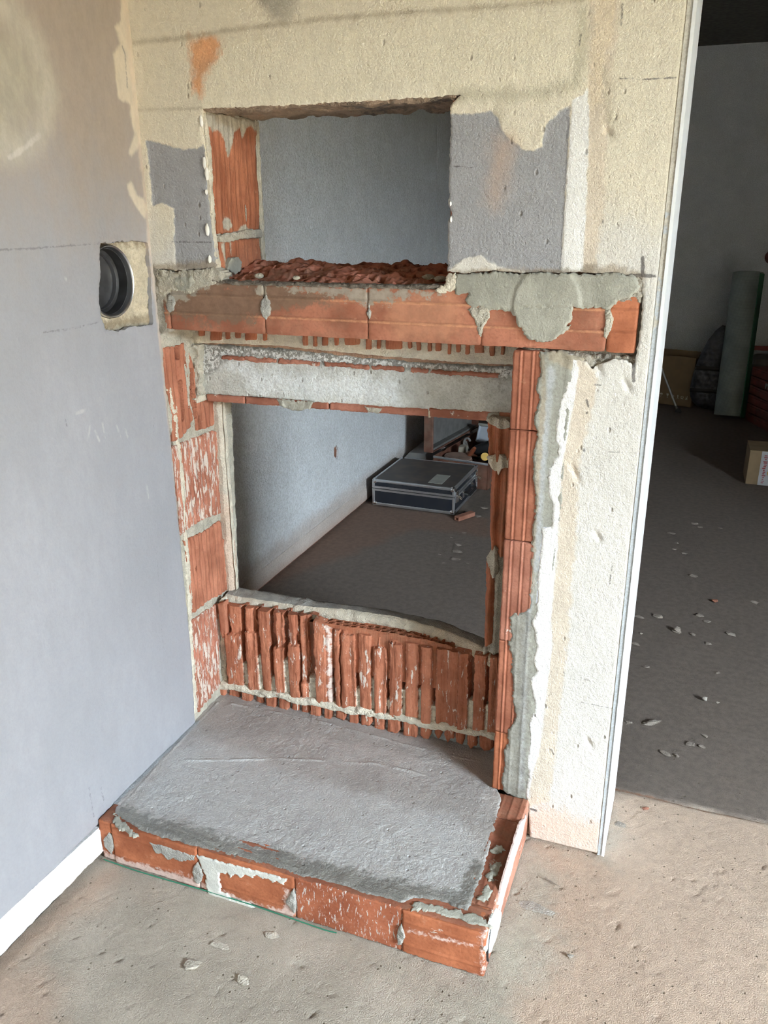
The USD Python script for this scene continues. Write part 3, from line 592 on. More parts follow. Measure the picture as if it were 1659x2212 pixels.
# ---- mortar behind the lintel course and under it
bed = P0([(325, 583), (466, 586), (472, 611), (700, 618), (966, 618), (975, 594), (1392, 590), (1392, 640), (1386, 770), (1380, 800), (1250, 800), (1165, 775), (1000, 700), (345, 690)])
sk('mortar_bed', bed, 'y', M['mortar_rough'], -0.016, 0.05, 0.006, lambda a, b: fbm(a, b, 0, 45, 4, 3) * 0.016, 0.004, 0.004, 3)
rub = ragged(P0([(1168, 757), (1300, 768), (1380, 772), (1374, 795), (1340, 790), (1318, 782), (1290, 800), (1240, 785), (1215, 778), (1172, 776)]), 0.004, 60, 6)
sk('mortar', rub, 'y', M['mortar_rough'], -0.006, 0.02, 0.003, lambda a, b: fbm(a, b, 0, 110, 3, 3) * 0.012, 0.004, 0.004, 4, label='crumbly grey mortar under the lintel course')

# ---- lintel course: flat hollow clay bricks laid on edge
def ribbed_brick(L, H, D, beads=(), bead_h=0.0016, bead_w=0.0035, seed=0, chips=0.004, res=0.004):
    """front face in the (a, b) plane, length L along a, height H along b; two rolled beads run along the length"""
    r = ragged(Polygon([(0.0, 0.0), (L, 0.0), (L, H), (0.0, H)]).buffer(-0.0025).buffer(0.0025), 0.0010, 70, seed, 0.004)
    def disp(a, b):
        h = fbm(a + seed, b, 0, 14, 3, seed) * 0.0016 + fbm(a + seed, b, 0, 90, 2, seed) * 0.0005
        for z in beads: h = h + bead_h * np.exp(-((b - z) / bead_w) ** 2) - bead_h * 0.9 * np.exp(-((b - z - 2.2 * bead_w) / bead_w) ** 2)
        return h
    return r, disp
joints = [0.0155, 0.0336, 0.2836, 0.5336, 0.7836, 1.0336, 1.0905]
dark_l = P0([(330, 600), (560, 605), (760, 640), (640, 660), (520, 700), (400, 690), (340, 660)])
greyl = unary_union([P0([(330, 575), (470, 580), (470, 612), (440, 625), (420, 640), (370, 655), (340, 640)]), P0([(600, 618), (720, 618), (800, 622), (900, 626), (960, 632), (900, 640), (798, 660), (770, 655), (735, 640), (660, 634)]), P0([(540, 612), (580, 620), (575, 640), (550, 630)])])
light_l = P0([(840, 640), (980, 640), (1000, 700), (960, 740), (860, 735), (830, 690)])
for i in range(6):
    a0, a1 = joints[i] + 0.0006, joints[i + 1] - 0.0006
    r, disp = ribbed_brick(a1 - a0, ZL1 - ZL0, 0.07, () if i in (0,) else (0.038, 0.080), seed=40 + i, bead_h=0.0022, bead_w=0.0022)
    r = shapely.affinity.translate(r, a0, ZL0)
    sk('brick', r, 'y', M['lintel_clay'] if i < 5 else M['brick_orange'], 0.0015 - 0.0008 * (i % 3), 0.06, 0.0035, lambda a, b, d=disp, o=a0: d(a - o, b - ZL0), 0.004, 0.0025, i,
       {'m0': lambda q: sd(q, dark_l), 'm1': lambda q: sd(q, greyl), 'm2': lambda q: sd(q, light_l), 'm3': lambda q: 0.0021 - np.minimum(np.abs(q[:, 1] - ZL0 - 0.038), np.abs(q[:, 1] - ZL0 - 0.080))})
def plug(poly, plane, off, mat='mortar_plug', seed=0, name='mortar_plug', amp=0.002, t=0.01, dd=0.006, parent=None):
    q = ragged(Polygon(poly).buffer(0), amp, 110, seed, 0.002)
    if plane == 'x' and off > 0.1 and off < 0.3: q = q.intersection(shapely.box(0.0015, 0, T + 0.003, 3)); t = 0.012
    return sk(name, q, plane, M[mat], off, t, 0.0025, lambda a, b: fbm(a, b, 0, 80, 3, seed) * dd, 0.003, 0.002, seed, parent=parent)
plug(Y0([(575, 637), (583, 650), (586, 665), (583, 680), (576, 690), (568, 682), (564, 668), (566, 650)]), 'y', 0.0045, seed=1)
plug(Y0([(797, 655), (803, 672), (799, 690), (793, 676)]), 'y', 0.0040, seed=2)
plug(Y0([(366, 636), (376, 640), (380, 655), (376, 672), (366, 676), (360, 660)]), 'y', 0.0045, seed=3)
plug(Y0([(1012, 668), (1030, 655), (1056, 660), (1058, 685), (1046, 706), (1038, 728), (1030, 712), (1026, 690)]), 'y', 0.0045, seed=4, mat='mortar')
plug(Y0([(1306, 668), (1318, 668), (1326, 690), (1320, 715), (1308, 735), (1304, 718), (1308, 695)]), 'y', 0.0045, seed=5, mat='mortar')
plug(Y0([(325, 560), (342, 582), (352, 600), (360, 640), (360, 680), (368, 715), (350, 722), (330, 700)]), 'y', 0.0015, 'mortar_rough', 6, 'mortar', amp=0.003, t=0.04)
# mortar above the course: rough grey on the left, dark ledge in front of the upper opening, fresh trowelled mortar on the right
plug(Y0([(338, 582), (380, 586), (466, 580), (490, 590), (480, 600), (466, 612), (430, 622), (415, 634), (398, 630), (372, 628), (352, 640), (344, 630)]), 'y', 0.004, 'mortar', 7, 'mortar', amp=0.005, t=0.03)
plug(Y0([(380, 600), (415, 596), (424, 610), (410, 626), (390, 628), (376, 616)]), 'y', 0.0065, 'mortar_green', 8, 'mortar', amp=0.003)
ledge = P0([(455, 602), (540, 609), (700, 613), (860, 616), (972, 615), (972, 622), (900, 626), (760, 622), (600, 618), (500, 614), (458, 610)])
sk('mortar', ragged(ledge, 0.003, 70, 9), 'y', M['mortar_dark'], 0.004, 0.03, 0.003, lambda a, b: fbm(a, b, 0, 70, 4, 3) * 0.008, 0.005, 0.004, 9)
fresh = P0([(985, 590), (1080, 589), (1200, 590), (1310, 591), (1372, 594), (1380, 612), (1376, 630), (1362, 640), (1335, 650), (1318, 668), (1310, 668), (1296, 664), (1262, 664), (1240, 660), (1235, 690), (1226, 704), (1236, 700), (1222, 716), (1210, 722), (1190, 735), (1165, 738), (1146, 735), (1135, 726), (1132, 712), (1120, 700), (1116, 680), (1100, 672), (1075, 668), (1058, 668), (1040, 660), (1020, 664), (1005, 650), (1012, 632), (988, 636), (982, 610)])
def fresh_d(a, b):
    x, z = Y0([(1180, 660)])[0]; rr = np.hypot((a - x), (b - z) * 0.85)
    return 0.0035 * np.clip((0.068 - rr) / 0.006, 0, 1) + 0.002 * np.exp(-((rr - 0.066) / 0.003) ** 2) * (a > x) + fbm(a, b, 0, 22, 4, 8) * 0.003 - 0.003 * np.exp(-((b - z + 0.002 + 0.006 * fbm(a, b, 0, 30, 3, 1)) / 0.0012) ** 2) * (np.abs(a - x) < 0.05)
sk('mortar', ragged(fresh, 0.0045, 80, 10, 0.002), 'y', M['mortar_green'], 0.0055, 0.04, 0.003, fresh_d, 0.004, 0.003, 10, label='smooth fresh grey-green mortar trowelled over the right half of the lintel course')
plug(Y0([(968, 590), (986, 592), (986, 622), (975, 630), (952, 634), (940, 628), (962, 616)]), 'y', 0.006, 'mortar_light', 11, 'mortar', amp=0.004)
plug(Y0([(1366, 596), (1384, 598), (1392, 620), (1386, 655), (1372, 650), (1340, 655), (1322, 650), (1362, 634)]), 'y', 0.001, 'mortar_rough', 12, 'mortar', amp=0.005)

# ---- right jamb: the same bricks stood on end, and the render that laps over them
JX0, JX1 = 0.8515, 0.948
zj = [0.118, 0.287, 0.537, 0.787, 1.037, 1.2035]
for i in range(5):
    z0, z1 = zj[i] + 0.0008, zj[i + 1] - 0.0008
    r, disp = ribbed_brick(z1 - z0, JX1 - JX0, 0.065, (0.016, 0.041, 0.066), seed=60 + i, bead_h=0.0022, bead_w=0.0018)
    r = shapely.affinity.translate(shapely.affinity.affine_transform(r, [0, 1, 1, 0, 0, 0]), JX0, z0)
    sk('brick', r, 'y', M['brick_orange'] if i == 0 else (M['brick_pink'] if i in (2,) else M['brick']), -0.003 + 0.0012 * ((i * 7) % 3), 0.066, 0.0022, lambda a, b, d=disp, o=z0: d(b - o, a - JX0), 0.003, 0.0025, 80 + i)
rend = [(1163, 762), (1168, 800), (1158, 830), (1166, 870), (1150, 910), (1160, 935), (1152, 1000), (1156, 1080), (1150, 1150), (1148, 1180), (1146, 1230), (1143, 1300), (1136, 1322), (1120, 1328), (1112, 1320), (1100, 1338), (1104, 1370), (1098, 1392), (1106, 1420), (1104, 1450), (1110, 1472), (1106, 1500), (1113, 1540), (1108, 1562), (1096, 1580), (1098, 1605), (1086, 1625), (1090, 1660), (1082, 1690), (1090, 1712), (1110, 1722), (1150, 1732)]
rend += [(1165, 1700), (1165, 1550), (1180, 1400), (1195, 1250), (1215, 1100), (1225, 950), (1240, 850), (1262, 775), (1215, 760)]
def rend_d(a, b):
    h = fbm(a, b, 0, 30, 4, 8) * 0.003
    for z in (0.8675, 0.8925, 0.9175): h = h + 0.0014 * np.exp(-((a - z) / 0.003) ** 2) * (b < 0.62)
    return h + 0.002 * np.exp(-((a - 0.972 - 0.004 * np.sin(b * 9)) / 0.012) ** 2)
rend_p = ragged(P0(rend), 0.004, 90, 13, 0.002, keep=lambda a, b: (a < 0.965) * 1.0)
strip = [(Y0([(1190, 800), (1180, 900), (1172, 1000), (1162, 1130), (1155, 1230)]), 0.016), (Y0([(1150, 1250), (1142, 1320), (1135, 1400), (1130, 1550), (1126, 1700)]), 0.012)]
rgh = [(Y0([(1172, 770), (1176, 850), (1166, 950), (1160, 1050), (1153, 1160), (1148, 1280)]), 0.010), (Y0([(1200, 768), (1260, 790)]), 0.03)]
bl = P0([(1172, 1139), (1195, 1137), (1180, 1230), (1175, 1310), (1158, 1304), (1164, 1210)])
M['render'] = layered('grey_render', (0.375, 0.372, 0.325), [('m0', (0.48, 0.50, 0.52), 30.0, 0.008, 0.006, 0.06, 0.85), ('m1', (0.40, 0.35, 0.27), 60.0, 0.008, 0.004, 0.3, 0.9), ('m3', (0.26, 0.245, 0.215), 40.0, 0.035, 0.01, 0.25, 0.7), ('m2', (0.55, 0.57, 0.64), 60.0, 0.002, 0.001, 0.03, 1.0)], base_amt=0.10, base_scale=16.0, grain=(150., 0.0012, 1.0))
sk('render', rend_p, 'y', M['render'], 0.0012, 0.02, 0.003, rend_d, 0.003, 0.003, 14,
   {'m0': lambda q: sdl(q, strip), 'm1': lambda q: sdl(q, rgh), 'm2': lambda q: sd(q, bl), 'm3': lambda q: 0.03 - np.abs(q[:, 0] - 0.90) - 0.06 * (q[:, 1] > 0.62)}, label='grey mortar render lapping over the upright bricks')

# ---- stubs of the broken wall behind the right jamb
stub_y = 0.135
def stub(px, mat, off, seed, name='block_stub', amp=0.003):
    return sk(name, ragged(Polygon(on('y', stub_y, px)).buffer(0), amp, 70, seed, 0.003), 'y', M[mat], -off, 0.075, 0.004, lambda a, b: fbm(a * 3, b, 0, 40, 3, seed) * 0.008 + 0.006 * np.sin(a * 260 + seed), 0.005, 0.004, seed)
stub([(1056, 908), (1085, 915), (1110, 920), (1110, 985), (1090, 1000), (1058, 992)], 'brick_fresh', 0.128, 1)
stub([(1062, 1010), (1090, 1000), (1110, 1010), (1110, 1200), (1080, 1200), (1060, 1186), (1058, 1100)], 'brick_fresh', 0.132, 2)
stub([(1047, 1218), (1060, 1216), (1066, 1280), (1062, 1350), (1060, 1395), (1044, 1400), (1046, 1300)], 'brick_fresh', 0.140, 3)
stub([(1054, 985), (1072, 978), (1110, 985), (1110, 1010), (1084, 1008), (1076, 1024), (1066, 1006), (1056, 998)], 'mortar_light', 0.120, 4, 'mortar')
stub([(1082, 910), (1110, 910), (1110, 1420), (1040, 1420), (1042, 1404), (1058, 1398), (1062, 1300), (1060, 1225), (1056, 1206), (1070, 1180), (1078, 1196), (1080, 1100), (1084, 1000)], 'mortar', 0.150, 5, 'mortar')
stub([(1052, 1204), (1068, 1178), (1076, 1186), (1076, 1240), (1062, 1250), (1056, 1224)], 'mortar', 0.128, 6, 'mortar')
stub([(1050, 905), (1060, 898), (1100, 905), (1112, 915), (1086, 925), (1066, 918)], 'mortar', 0.124, 7, 'mortar')

# ---- left jamb: three and a half courses of chased blocks, plane x = 0
X0 = lambda p: on('x', 0, p)
def jamb(px, mat, seed, slits=(), amp=0.002, off=-0.003, cham=None):
    sl = [(LineString(X0(l)), wd) for l, wd in slits]
    def disp(a, b):
        h = fbm(a * 6, b, 0, 16, 3, seed) * 0.008 + fbm(a * 12, b, 0, 30, 3, seed + 3) * 0.003 + 0.0018 * np.sin(a * 330 + seed)
        pts = shapely.points(np.stack([a, b], 1))
        for l, wd in sl:
            d = shapely.distance(l, pts); h -= 0.035 * np.clip((wd * 1.7 * (0.7 + 1.0 * fbm(a, b, 0, 60, 3, seed) + 0.3) - d) / 0.002, 0, 1)
        return h
    return sk('block', ragged(Polygon(X0(px)).buffer(0), amp, 60, seed, 0.003), 'x', M[mat], off, 0.04, 0.0028, disp, 0.003, 0.003, seed)
JB = [[(357, 752), (380, 748), (402, 740), (408, 800), (413, 870), (420, 905), (412, 925), (390, 950), (378, 955), (376, 900), (368, 860), (357, 810)],
      [(413, 760), (424, 800), (428, 850), (434, 866), (460, 858), (485, 860), (486, 906), (460, 920), (428, 932), (424, 905), (416, 870)],
      [(373, 968), (400, 955), (425, 945), (462, 930), (474, 935), (476, 1000), (478, 1060), (484, 1108), (450, 1120), (420, 1135), (393, 1158), (388, 1100), (380, 1030)],
      [(400, 1168), (440, 1150), (484, 1120), (490, 1118), (500, 1190), (504, 1265), (480, 1285), (450, 1300), (418, 1328), (412, 1290), (408, 1230)],
      [(414, 1342), (450, 1318), (474, 1304), (478, 1400), (478, 1485), (462, 1500), (432, 1540), (428, 1520), (424, 1440), (418, 1400)]]
mort_j = [(352, 700), (430, 705), (440, 740), (445, 850), (470, 858), (505, 862), (520, 1275), (500, 1300), (478, 1560), (420, 1560), (415, 1440), (405, 1290), (392, 1090), (384, 960), (364, 870), (356, 760)]
mj = Polygon(X0(mort_j)).buffer(0.004).difference(unary_union([Polygon(X0(q)).buffer(-0.004) for q in JB])).buffer(0)
for q in getattr(mj, 'geoms', [mj]):
    if q.area > 2e-4: sk('mortar', q, 'x', M['mortar'], -0.007, 0.045, 0.004, lambda a, b: fbm(a, b, 0, 70, 4, 3) * 0.008, 0.004, 0.003, 15, label='mortar joints between the chased jamb blocks')
put('block', box(-0.075, -0.042, -0.01, T - 0.014, 0.10, 1.21), M['brick_dark'], wb, label='dark hollow inside of the jamb blocks')
jamb([(357, 752), (380, 748), (402, 740), (408, 800), (413, 870), (420, 905), (412, 925), (390, 950), (378, 955), (376, 900), (368, 860), (357, 810)], 'jamb_clay', 3, [([(383, 752), (386, 772)], 0.003), ([(392, 828), (394, 852), (396, 905)], 0.004), ([(404, 790), (410, 840), (412, 880)], 0.0025)])
jamb([(413, 760), (424, 800), (428, 850), (434, 866), (460, 858), (485, 860), (486, 906), (460, 920), (428, 932), (424, 905), (416, 870)], 'jamb_clay', 4, [([(416, 800), (420, 860), (424, 900)], 0.003), ([(433, 902), (434, 925)], 0.002)])
jamb([(373, 968), (400, 955), (425, 945), (462, 930), (474, 935), (476, 1000), (478, 1060), (484, 1108), (450, 1120), (420, 1135), (393, 1158), (388, 1100), (380, 1030)], 'jamb_clay_white', 5, [([(474, 945), (478, 1000)], 0.0015)])
jamb([(400, 1168), (440, 1150), (484, 1120), (490, 1118), (500, 1190), (504, 1265), (480, 1285), (450, 1300), (418, 1328), (412, 1290), (408, 1230)], 'jamb_clay', 6, [([(480, 1122), (484, 1150), (486, 1160)], 0.004), ([(425, 1225), (426, 1233)], 0.002)])
jamb([(414, 1342), (450, 1318), (474, 1304), (478, 1400), (478, 1485), (462, 1500), (432, 1540), (428, 1520), (424, 1440), (418, 1400)], 'jamb_clay_white', 7)
# ragged plaster edges down both sides of the jamb
ep = edge_px[3:]
eo = Polygon([(a, b) for a, b in X0(ep)] + [(a + 0.016 + 0.006 * math.sin(k * 2.1), b) for k, (a, b) in enumerate(X0(ep))][::-1]).buffer(0)
sk('plaster', ragged(eo, 0.003, 80, 16, 0.002), 'x', M['mortar_light'], -0.002, 0.03, 0.003, lambda a, b: fbm(a, b, 0, 90, 3, 3) * 0.006, 0.003, 0.003, 16, label='cream plaster edge beside the chased blocks')
zb = np.linspace(0.40, 1.02, 40)
eo = Polygon([(0.212 + 0.012 * fbm(z, 0.0, 0.0, 9, 3, 7), z) for z in zb] + [(T + 0.003, z) for z in zb[::-1]]).buffer(0)
M['edge_plaster'] = layered('edge_plaster', (0.62, 0.565, 0.47), [('m0', (0.60, 0.44, 0.34), 18.0, 0.08, 0.03, 0.1, 0.7)], base_amt=0.12, base_scale=30., grain=(200., .003, 1.))
sk('plaster', ragged(eo, 0.002, 80, 17, 0.002), 'x', M['edge_plaster'], 0.004, 0.04, 0.003, lambda a, b: fbm(a, b, 0, 70, 3, 3) * 0.006 + 0.017 * np.clip((a - 0.205) / 0.022, 0, 1), 0.003, 0.003, 17, {'m0': lambda q: 0.70 - q[:, 1]})

# ---- clay shell lintel with its concrete fill, set back over the lower opening
YB = 0.158
YBp = lambda p: on('y', YB, p)
conc = Polygon(YBp([(424, 742), (600, 752), (800, 775), (1000, 788), (1115, 792), (1112, 905), (1000, 896), (860, 884), (700, 872), (560, 858), (430, 850)]))
speck = Polygon(YBp([(424, 740), (600, 750), (800, 772), (1115, 790), (1115, 822), (1000, 808), (840, 796), (640, 784), (500, 768), (470, 800), (424, 820)]))
blk = [(YBp([(420, 742), (560, 752), (700, 762), (860, 778), (1000, 788), (1110, 792)]), 0.012)]  # shadow line under the mortar bed overhang, painted dark
wht = Polygon(YBp([(430, 800), (520, 800), (540, 850), (700, 860), (860, 870), (860, 820), (700, 810), (560, 800), (470, 770)])).buffer(0)
M['beam'] = layered('lintel_concrete', (0.58, 0.585, 0.55), [('m2', (0.76, 0.79, 0.80), 20.0, 0.03, 0.02, 0.12, 0.8), ('m4', (0.27, 0.255, 0.22), 30.0, 0.05, 0.006, 0.3, 0.7), ('m0', (0.27, 0.265, 0.245), 30.0, 0.02, 0.008, 0.3, 0.9), ('m3', (0.78, 0.79, 0.78), 75.0, 0.035, 0.004, 0.1, 0.95), ('m1', (0.15, 0.15, 0.14), 40.0, 0.010, 0.006, 0.3, 0.85)], base_amt=0.14, base_scale=18.0, grain=(160., 0.0018, 1.0), pits=0.5)
def beam_d(a, b):
    tz = 1.150 - 0.045 * np.clip((b - 1.098) / 0.03, 0, 1) * 0
    return fbm(a, b, 0, 26, 4, 5) * 0.006 - 0.008 * np.clip((b - 1.096 + 0.006 * fbm(a, b, 0, 20, 3, 2)) / 0.04, 0, 1) ** 1.5
sk('lintel_concrete', ragged(conc, 0.002, 60, 18, 0.004), 'y', M['beam'], -YB, 0.06, 0.0035, beam_d, 0.004, 0.003, 18,
   {'m0': lambda q: sd(q, speck), 'm1': lambda q: sdl(q, blk), 'm2': lambda q: sd(q, wht), 'm3': lambda q: np.minimum(sd(q, speck), 0.010) - 0.010, 'm4': lambda q: -0.022 + 0.03 * (q[:, 0] > 0.6) * (q[:, 0] - 0.6)}, label='pale concrete fill of the lintel over the lower opening')
xs = [at(446, 852, 'y', YB)[0], at(530, 862, 'y', YB)[0], at(712, 878, 'y', YB)[0], at(926, 897, 'y', YB)[0], at(1118, 914, 'y', YB)[0]]
zl = lambda x: 1.0005 + 0.013 * 0 + np.interp(x, [xs[0], xs[-1]], [at(446, 866, 'y', YB)[2], at(1100, 912, 'y', YB)[2]]) - 1.0005
for i in range(4):
    a0, a1 = xs[i] + 0.0012, xs[i + 1] - 0.0012
    th = 0.018 + 0.004 * (i == 3)
    pl_ = Polygon([(a0, zl(a0)), (a1, zl(a1)), (a1, zl(a1) + th), (a0, zl(a0) + th)])
    sk('lintel_shell', ragged(pl_, 0.0014, 60, 20 + i, 0.003), 'y', M['brick_pink'], -YB + 0.003, 0.07, 0.003, lambda a, b: fbm(a, b, 0, 40, 3, 5) * 0.003, 0.003, 0.003, 20 + i)
for i, (p, q) in enumerate([((478, 768), (530, 776)), ((528, 772), (596, 790)), ((600, 776), (690, 792)), ((700, 788), (800, 798)), ((802, 790), (872, 806)), ((888, 796), (925, 806)), ((930, 800), (1075, 812))]):
    (x0, z0), (x1, z1) = YBp([p, q]); zc = [YBp([(k, 771 + (k - 478) * 0.0655)])[0][1] for k in (p[0], q[0])]
    pl_ = Polygon([(x0, zc[0] - 0.006), (x1, zc[1] - 0.007), (x1, zc[1] + 0.003), (x0, zc[0] + 0.004)])
    sk('lintel_shell', ragged(pl_, 0.0035, 60, 30 + i, 0.003), 'y', M['brick_pink'], -YB + 0.002, 0.03, 0.003, lambda a, b: fbm(a, b, 0, 40, 3, 5) * 0.005, 0.004, 0.003, 30 + i)
plug(YBp([(926, 886), (930, 886), (930, 902), (926, 902)]), 'y', -YB + 0.005, 'mortar_light', 41, 'mortar', 0.001)
plug(YBp([(1056, 892), (1078, 890), (1080, 906), (1062, 910), (1050, 902)]), 'y', -YB + 0.008, 'mortar_green', 42, 'mortar', 0.003)
plug(YBp([(600, 862), (680, 868), (672, 884), (640, 888), (606, 876)]), 'y', -YB + 0.006, 'mortar_green', 43, 'mortar', 0.004)
plug(YBp([(790, 878), (826, 882), (820, 892), (796, 890)]), 'y', -YB + 0.006, 'mortar', 44, 'mortar', 0.003)
# mortar at the lintel's bearing on the jamb
plug(YBp([(412, 745), (436, 742), (440, 790), (438, 830), (446, 852), (436, 862), (424, 850), (418, 810)]), 'y', -YB + 0.02, 'mortar', 45, 'mortar', 0.004, 0.05, 0.014)
plug(YBp([(428, 848), (444, 850), (446, 864), (434, 868), (426, 860)]), 'y', -YB + 0.03, 'mortar_light', 46, 'mortar', 0.003, 0.05, 0.01)

# ---- cut block course and its mortar bed between lintel and lintel course
YC = 0.150
YCp = lambda p: on('y', YC, p)
top = [(350, 690), (1130, 740)]
bedp = ragged(Polygon(YCp([(352, 690), (520, 700), (800, 720), (1150, 735), (1150, 792), (1100, 789), (1000, 784), (800, 768), (600, 748), (440, 741), (410, 748), (360, 765)])), 0.002, 60, 50)
sk('mortar_bed', bedp, 'y', M['mortar_light'], -YC, 0.06, 0.004, lambda a, b: fbm(a, b, 0, 50, 4, 3) * 0.010, 0.006, 0.006, 50, label='cream mortar bed under the cut block course')
k = 0
rngk = random.Random(8)
px = 432.0
while px < 1090:
    wide = rngk.random() < 0.14
    wpx = rngk.uniform(18, 34) if wide else rngk.uniform(6, 11)
    if not (555 < px < 600 and False) and not (590 < px < 640):
        yb_ = 715 + (px - 432) * 0.062 + rngk.uniform(9, 18)
        pl_ = Polygon(YCp([(px, 685), (px + wpx, 685), (px + wpx, yb_), (px, yb_)]))
        sk('block_tooth', ragged(pl_, 0.0012, 90, 51 + k, 0.002), 'y', M['brick_fresh'], -YC + 0.009, 0.03, 0.004, lambda a, b: fbm(a, b, 0, 60, 3, 5) * 0.005, 0.002, 0.002, k); k += 1
    px += wpx + rngk.uniform(9, 17)

# ---- upper opening: chased left reveal, soffit, broken sill
XU = lambda p: on('x', UL, p)
rev_m = Polygon(XU([(444, 236), (560, 262), (560, 275), (552, 285), (545, 272), (532, 276), (525, 300), (518, 272), (505, 290), (498, 330), (492, 340), (486, 310), (480, 290), (470, 280), (460, 285), (450, 270)])).buffer(0)
rev_m2 = unary_union([Polygon(XU(q)).buffer(0) for q in ([(480, 480), (488, 470), (498, 474), (502, 488), (494, 498), (484, 496)], [(520, 488), (530, 486), (544, 498), (530, 506), (516, 504)], [(478, 525), (486, 522), (490, 560), (486, 575)], [(496, 520), (500, 522), (501, 550)])])
M['reveal_clay'] = terracotta('clay_reveal', (0.36, 0.115, 0.055), amount=0.10, lines=(260, 260, 7), streak=(120, 120, 12), smear=(0.42, 0.38, 0.30), top_attr=[('m0', (0.44, 0.41, 0.34), 90.0, 0.006, 0.003, 0.95)])
def reveal(px, seed):
    def disp(a, b):
        h = fbm(a * 6, b, 0, 16, 3, seed) * 0.007 + 0.0007 * np.sin(a * 300)
        for (qx, qz, ra, rb) in ((at(534, 450, 'x', UL)[1], at(536, 458, 'x', UL)[2], 0.007, 0.024), (at(458, 345, 'x', UL)[1], at(458, 340, 'x', UL)[2], 0.006, 0.03)):
            h -= 0.02 * np.clip(1.3 - ((a - qx) / ra) ** 2 - ((b - qz) / rb) ** 2, 0, 1) * (1 if rb < 0.027 else 0.25)
        return h
    sk('block', ragged(Polygon(XU(px)).buffer(0), 0.002, 60, seed, 0.003).intersection(shapely.box(0.004, 0, T, 3)), 'x', M['reveal_clay'], UL - 0.001, 0.03, 0.003, disp, 0.003, 0.003, seed, {'m0': lambda q: np.maximum(sd(q, rev_m), sd(q, rev_m2))})
reveal([(450, 240), (556, 262), (562, 496), (472, 506)], 61)
reveal([(474, 522), (562, 514), (566, 575), (478, 585)], 62)
plug(XU([(440, 236), (560, 258), (572, 578), (474, 590), (466, 560)]), 'x', UL - 0.006, 'mortar', 63, 'mortar', 0.002, 0.03, 0.006)
plug(XU([(470, 508), (500, 502), (520, 500), (540, 494), (564, 497), (564, 512), (530, 515), (505, 520), (474, 524)]), 'x', UL + 0.004, 'mortar', 64, 'mortar', 0.003, 0.02, 0.008)
plug(XU([(438, 244), (446, 246), (456, 320), (462, 430), (466, 500), (478, 585), (466, 590), (456, 500), (446, 350)]), 'x', UL + 0.002, 'mortar_light', 65, 'plaster', 0.002, 0.03, 0.006)
plug(XU([(556, 262), (562, 264), (568, 400), (574, 580), (566, 580), (562, 420)]), 'x', UL + 0.003, 'mortar_light', 66, 'plaster', 0.0015, 0.03, 0.004)
plug(XU([(487, 566), (494, 556), (508, 556), (516, 566), (514, 584), (500, 592), (486, 582)]), 'x', UL + 0.010, 'mortar_green', 67, 'mortar', 0.003, 0.03, 0.004)
M['soffit'] = layered('opening_soffit', (0.30, 0.22, 0.16), [('m0', (0.40, 0.12, 0.05), 28.0, 0.0, 0.02, 0.2, 0.0), ('m0', (0.36, 0.12, 0.055), 24.0, 0.045, 0.006, 0.2, 0.95), ('m1', (0.10, 0.085, 0.07), 20.0, 0.04, 0.008, 0.3, 0.9)], base_amt=0.3, base_scale=25., grain=(150., .004, 1.))
sof = Polygon([(UL - 0.01, 0.0), (UR + 0.01, 0.0), (UR + 0.01, T), (UL - 0.01, T)])
sk('soffit', ragged(sof, 0.003, 60, 68), 'Z', M['soffit'], -UT + 0.002, 0.03, 0.004, lambda a, b: -fbm(a, b, 0, 26, 4, 3) * 0.022 + 0.006 * np.clip((0.03 - b) / 0.03, 0, 1), 0.004, 0.006, 68, {'m0': lambda q: -0.02 + 0 * q[:, 0], 'm1': lambda q: -0.025 + 0.02 * (q[:, 0] > 0.45)})
# broken hollow blocks of the sill
def cells(a, b):
    u = a / 0.024 + 0.25 * fbm(a, b, 0, 30, 2, 1); v = (b - 0.05) / 0.034 + 0.3 * fbm(a, b, 4, 30, 2, 1)
    fu, fv = np.abs(u - np.floor(u) - 0.5), np.abs(v - np.floor(v) - 0.5)
    hole = np.clip((0.30 - fu) / 0.06, 0, 1) * np.clip((0.32 - fv) / 0.06, 0, 1)
    big = fbm(a, b, 0, 22, 4, 9)
    return -0.035 * hole * (meshkit.noise(np.stack([np.floor(u), np.floor(v), u * 0], -1) * 7.31, 3) > 0.35) + big * 0.030 + fbm(a, b, 0, 80, 2, 2) * 0.008
M['sill_clay'] = terracotta('clay_broken', (0.34, 0.115, 0.07), amount=0.15, var=0.35, dirt=0.4, smear=(0.45, 0.30, 0.24))
sk('broken_block', Polygon([(UL - 0.01, 0.014), (UR + 0.004, 0.014), (UR + 0.004, T - 0.012), (UL - 0.01, T - 0.012)]), 'z', M['sill_clay'], 1.322, 0.05, 0.003, lambda a, b: cells(a, b) + 0.032 * np.clip((b - 0.02) / 0.15, 0, 1), 0.004, 0.003, 69, label='broken hollow clay blocks along the sill of the upper opening')
sk('mortar', ragged(Polygon([(UL - 0.02, 0.004), (UR + 0.004, 0.004), (UR + 0.004, 0.022), (0.45, 0.020), (0.30, 0.024), (UL + 0.04, 0.03), (UL, 0.06)]), 0.004, 50, 70), 'z', M['mortar_dark'], 1.324, 0.005, 0.003, lambda a, b: fbm(a, b, 0, 40, 4, 3) * 0.010, 0.006, 0.006, 70, label='weathered mortar ledge in front of the sill')
for i, (px, py, r) in enumerate([(596, 580, 0.009), (905, 592, 0.014), (925, 600, 0.012), (950, 602, 0.010), (640, 600, 0.006), (560, 596, 0.008), (520, 586, 0.010)]):
    p = at(px, py, 'z', 1.334); m = trimesh.creation.icosphere(3, r); v = m.vertices; v *= (1 + 0.8 * fbm(v[:, 0] + i, v[:, 1], v[:, 2], 60, 3, 2))[:, None] * [1.2, 1, 0.7]; m.vertices = v + p
    put('mortar_lump', m, M['mortar'], wb, smooth=True)
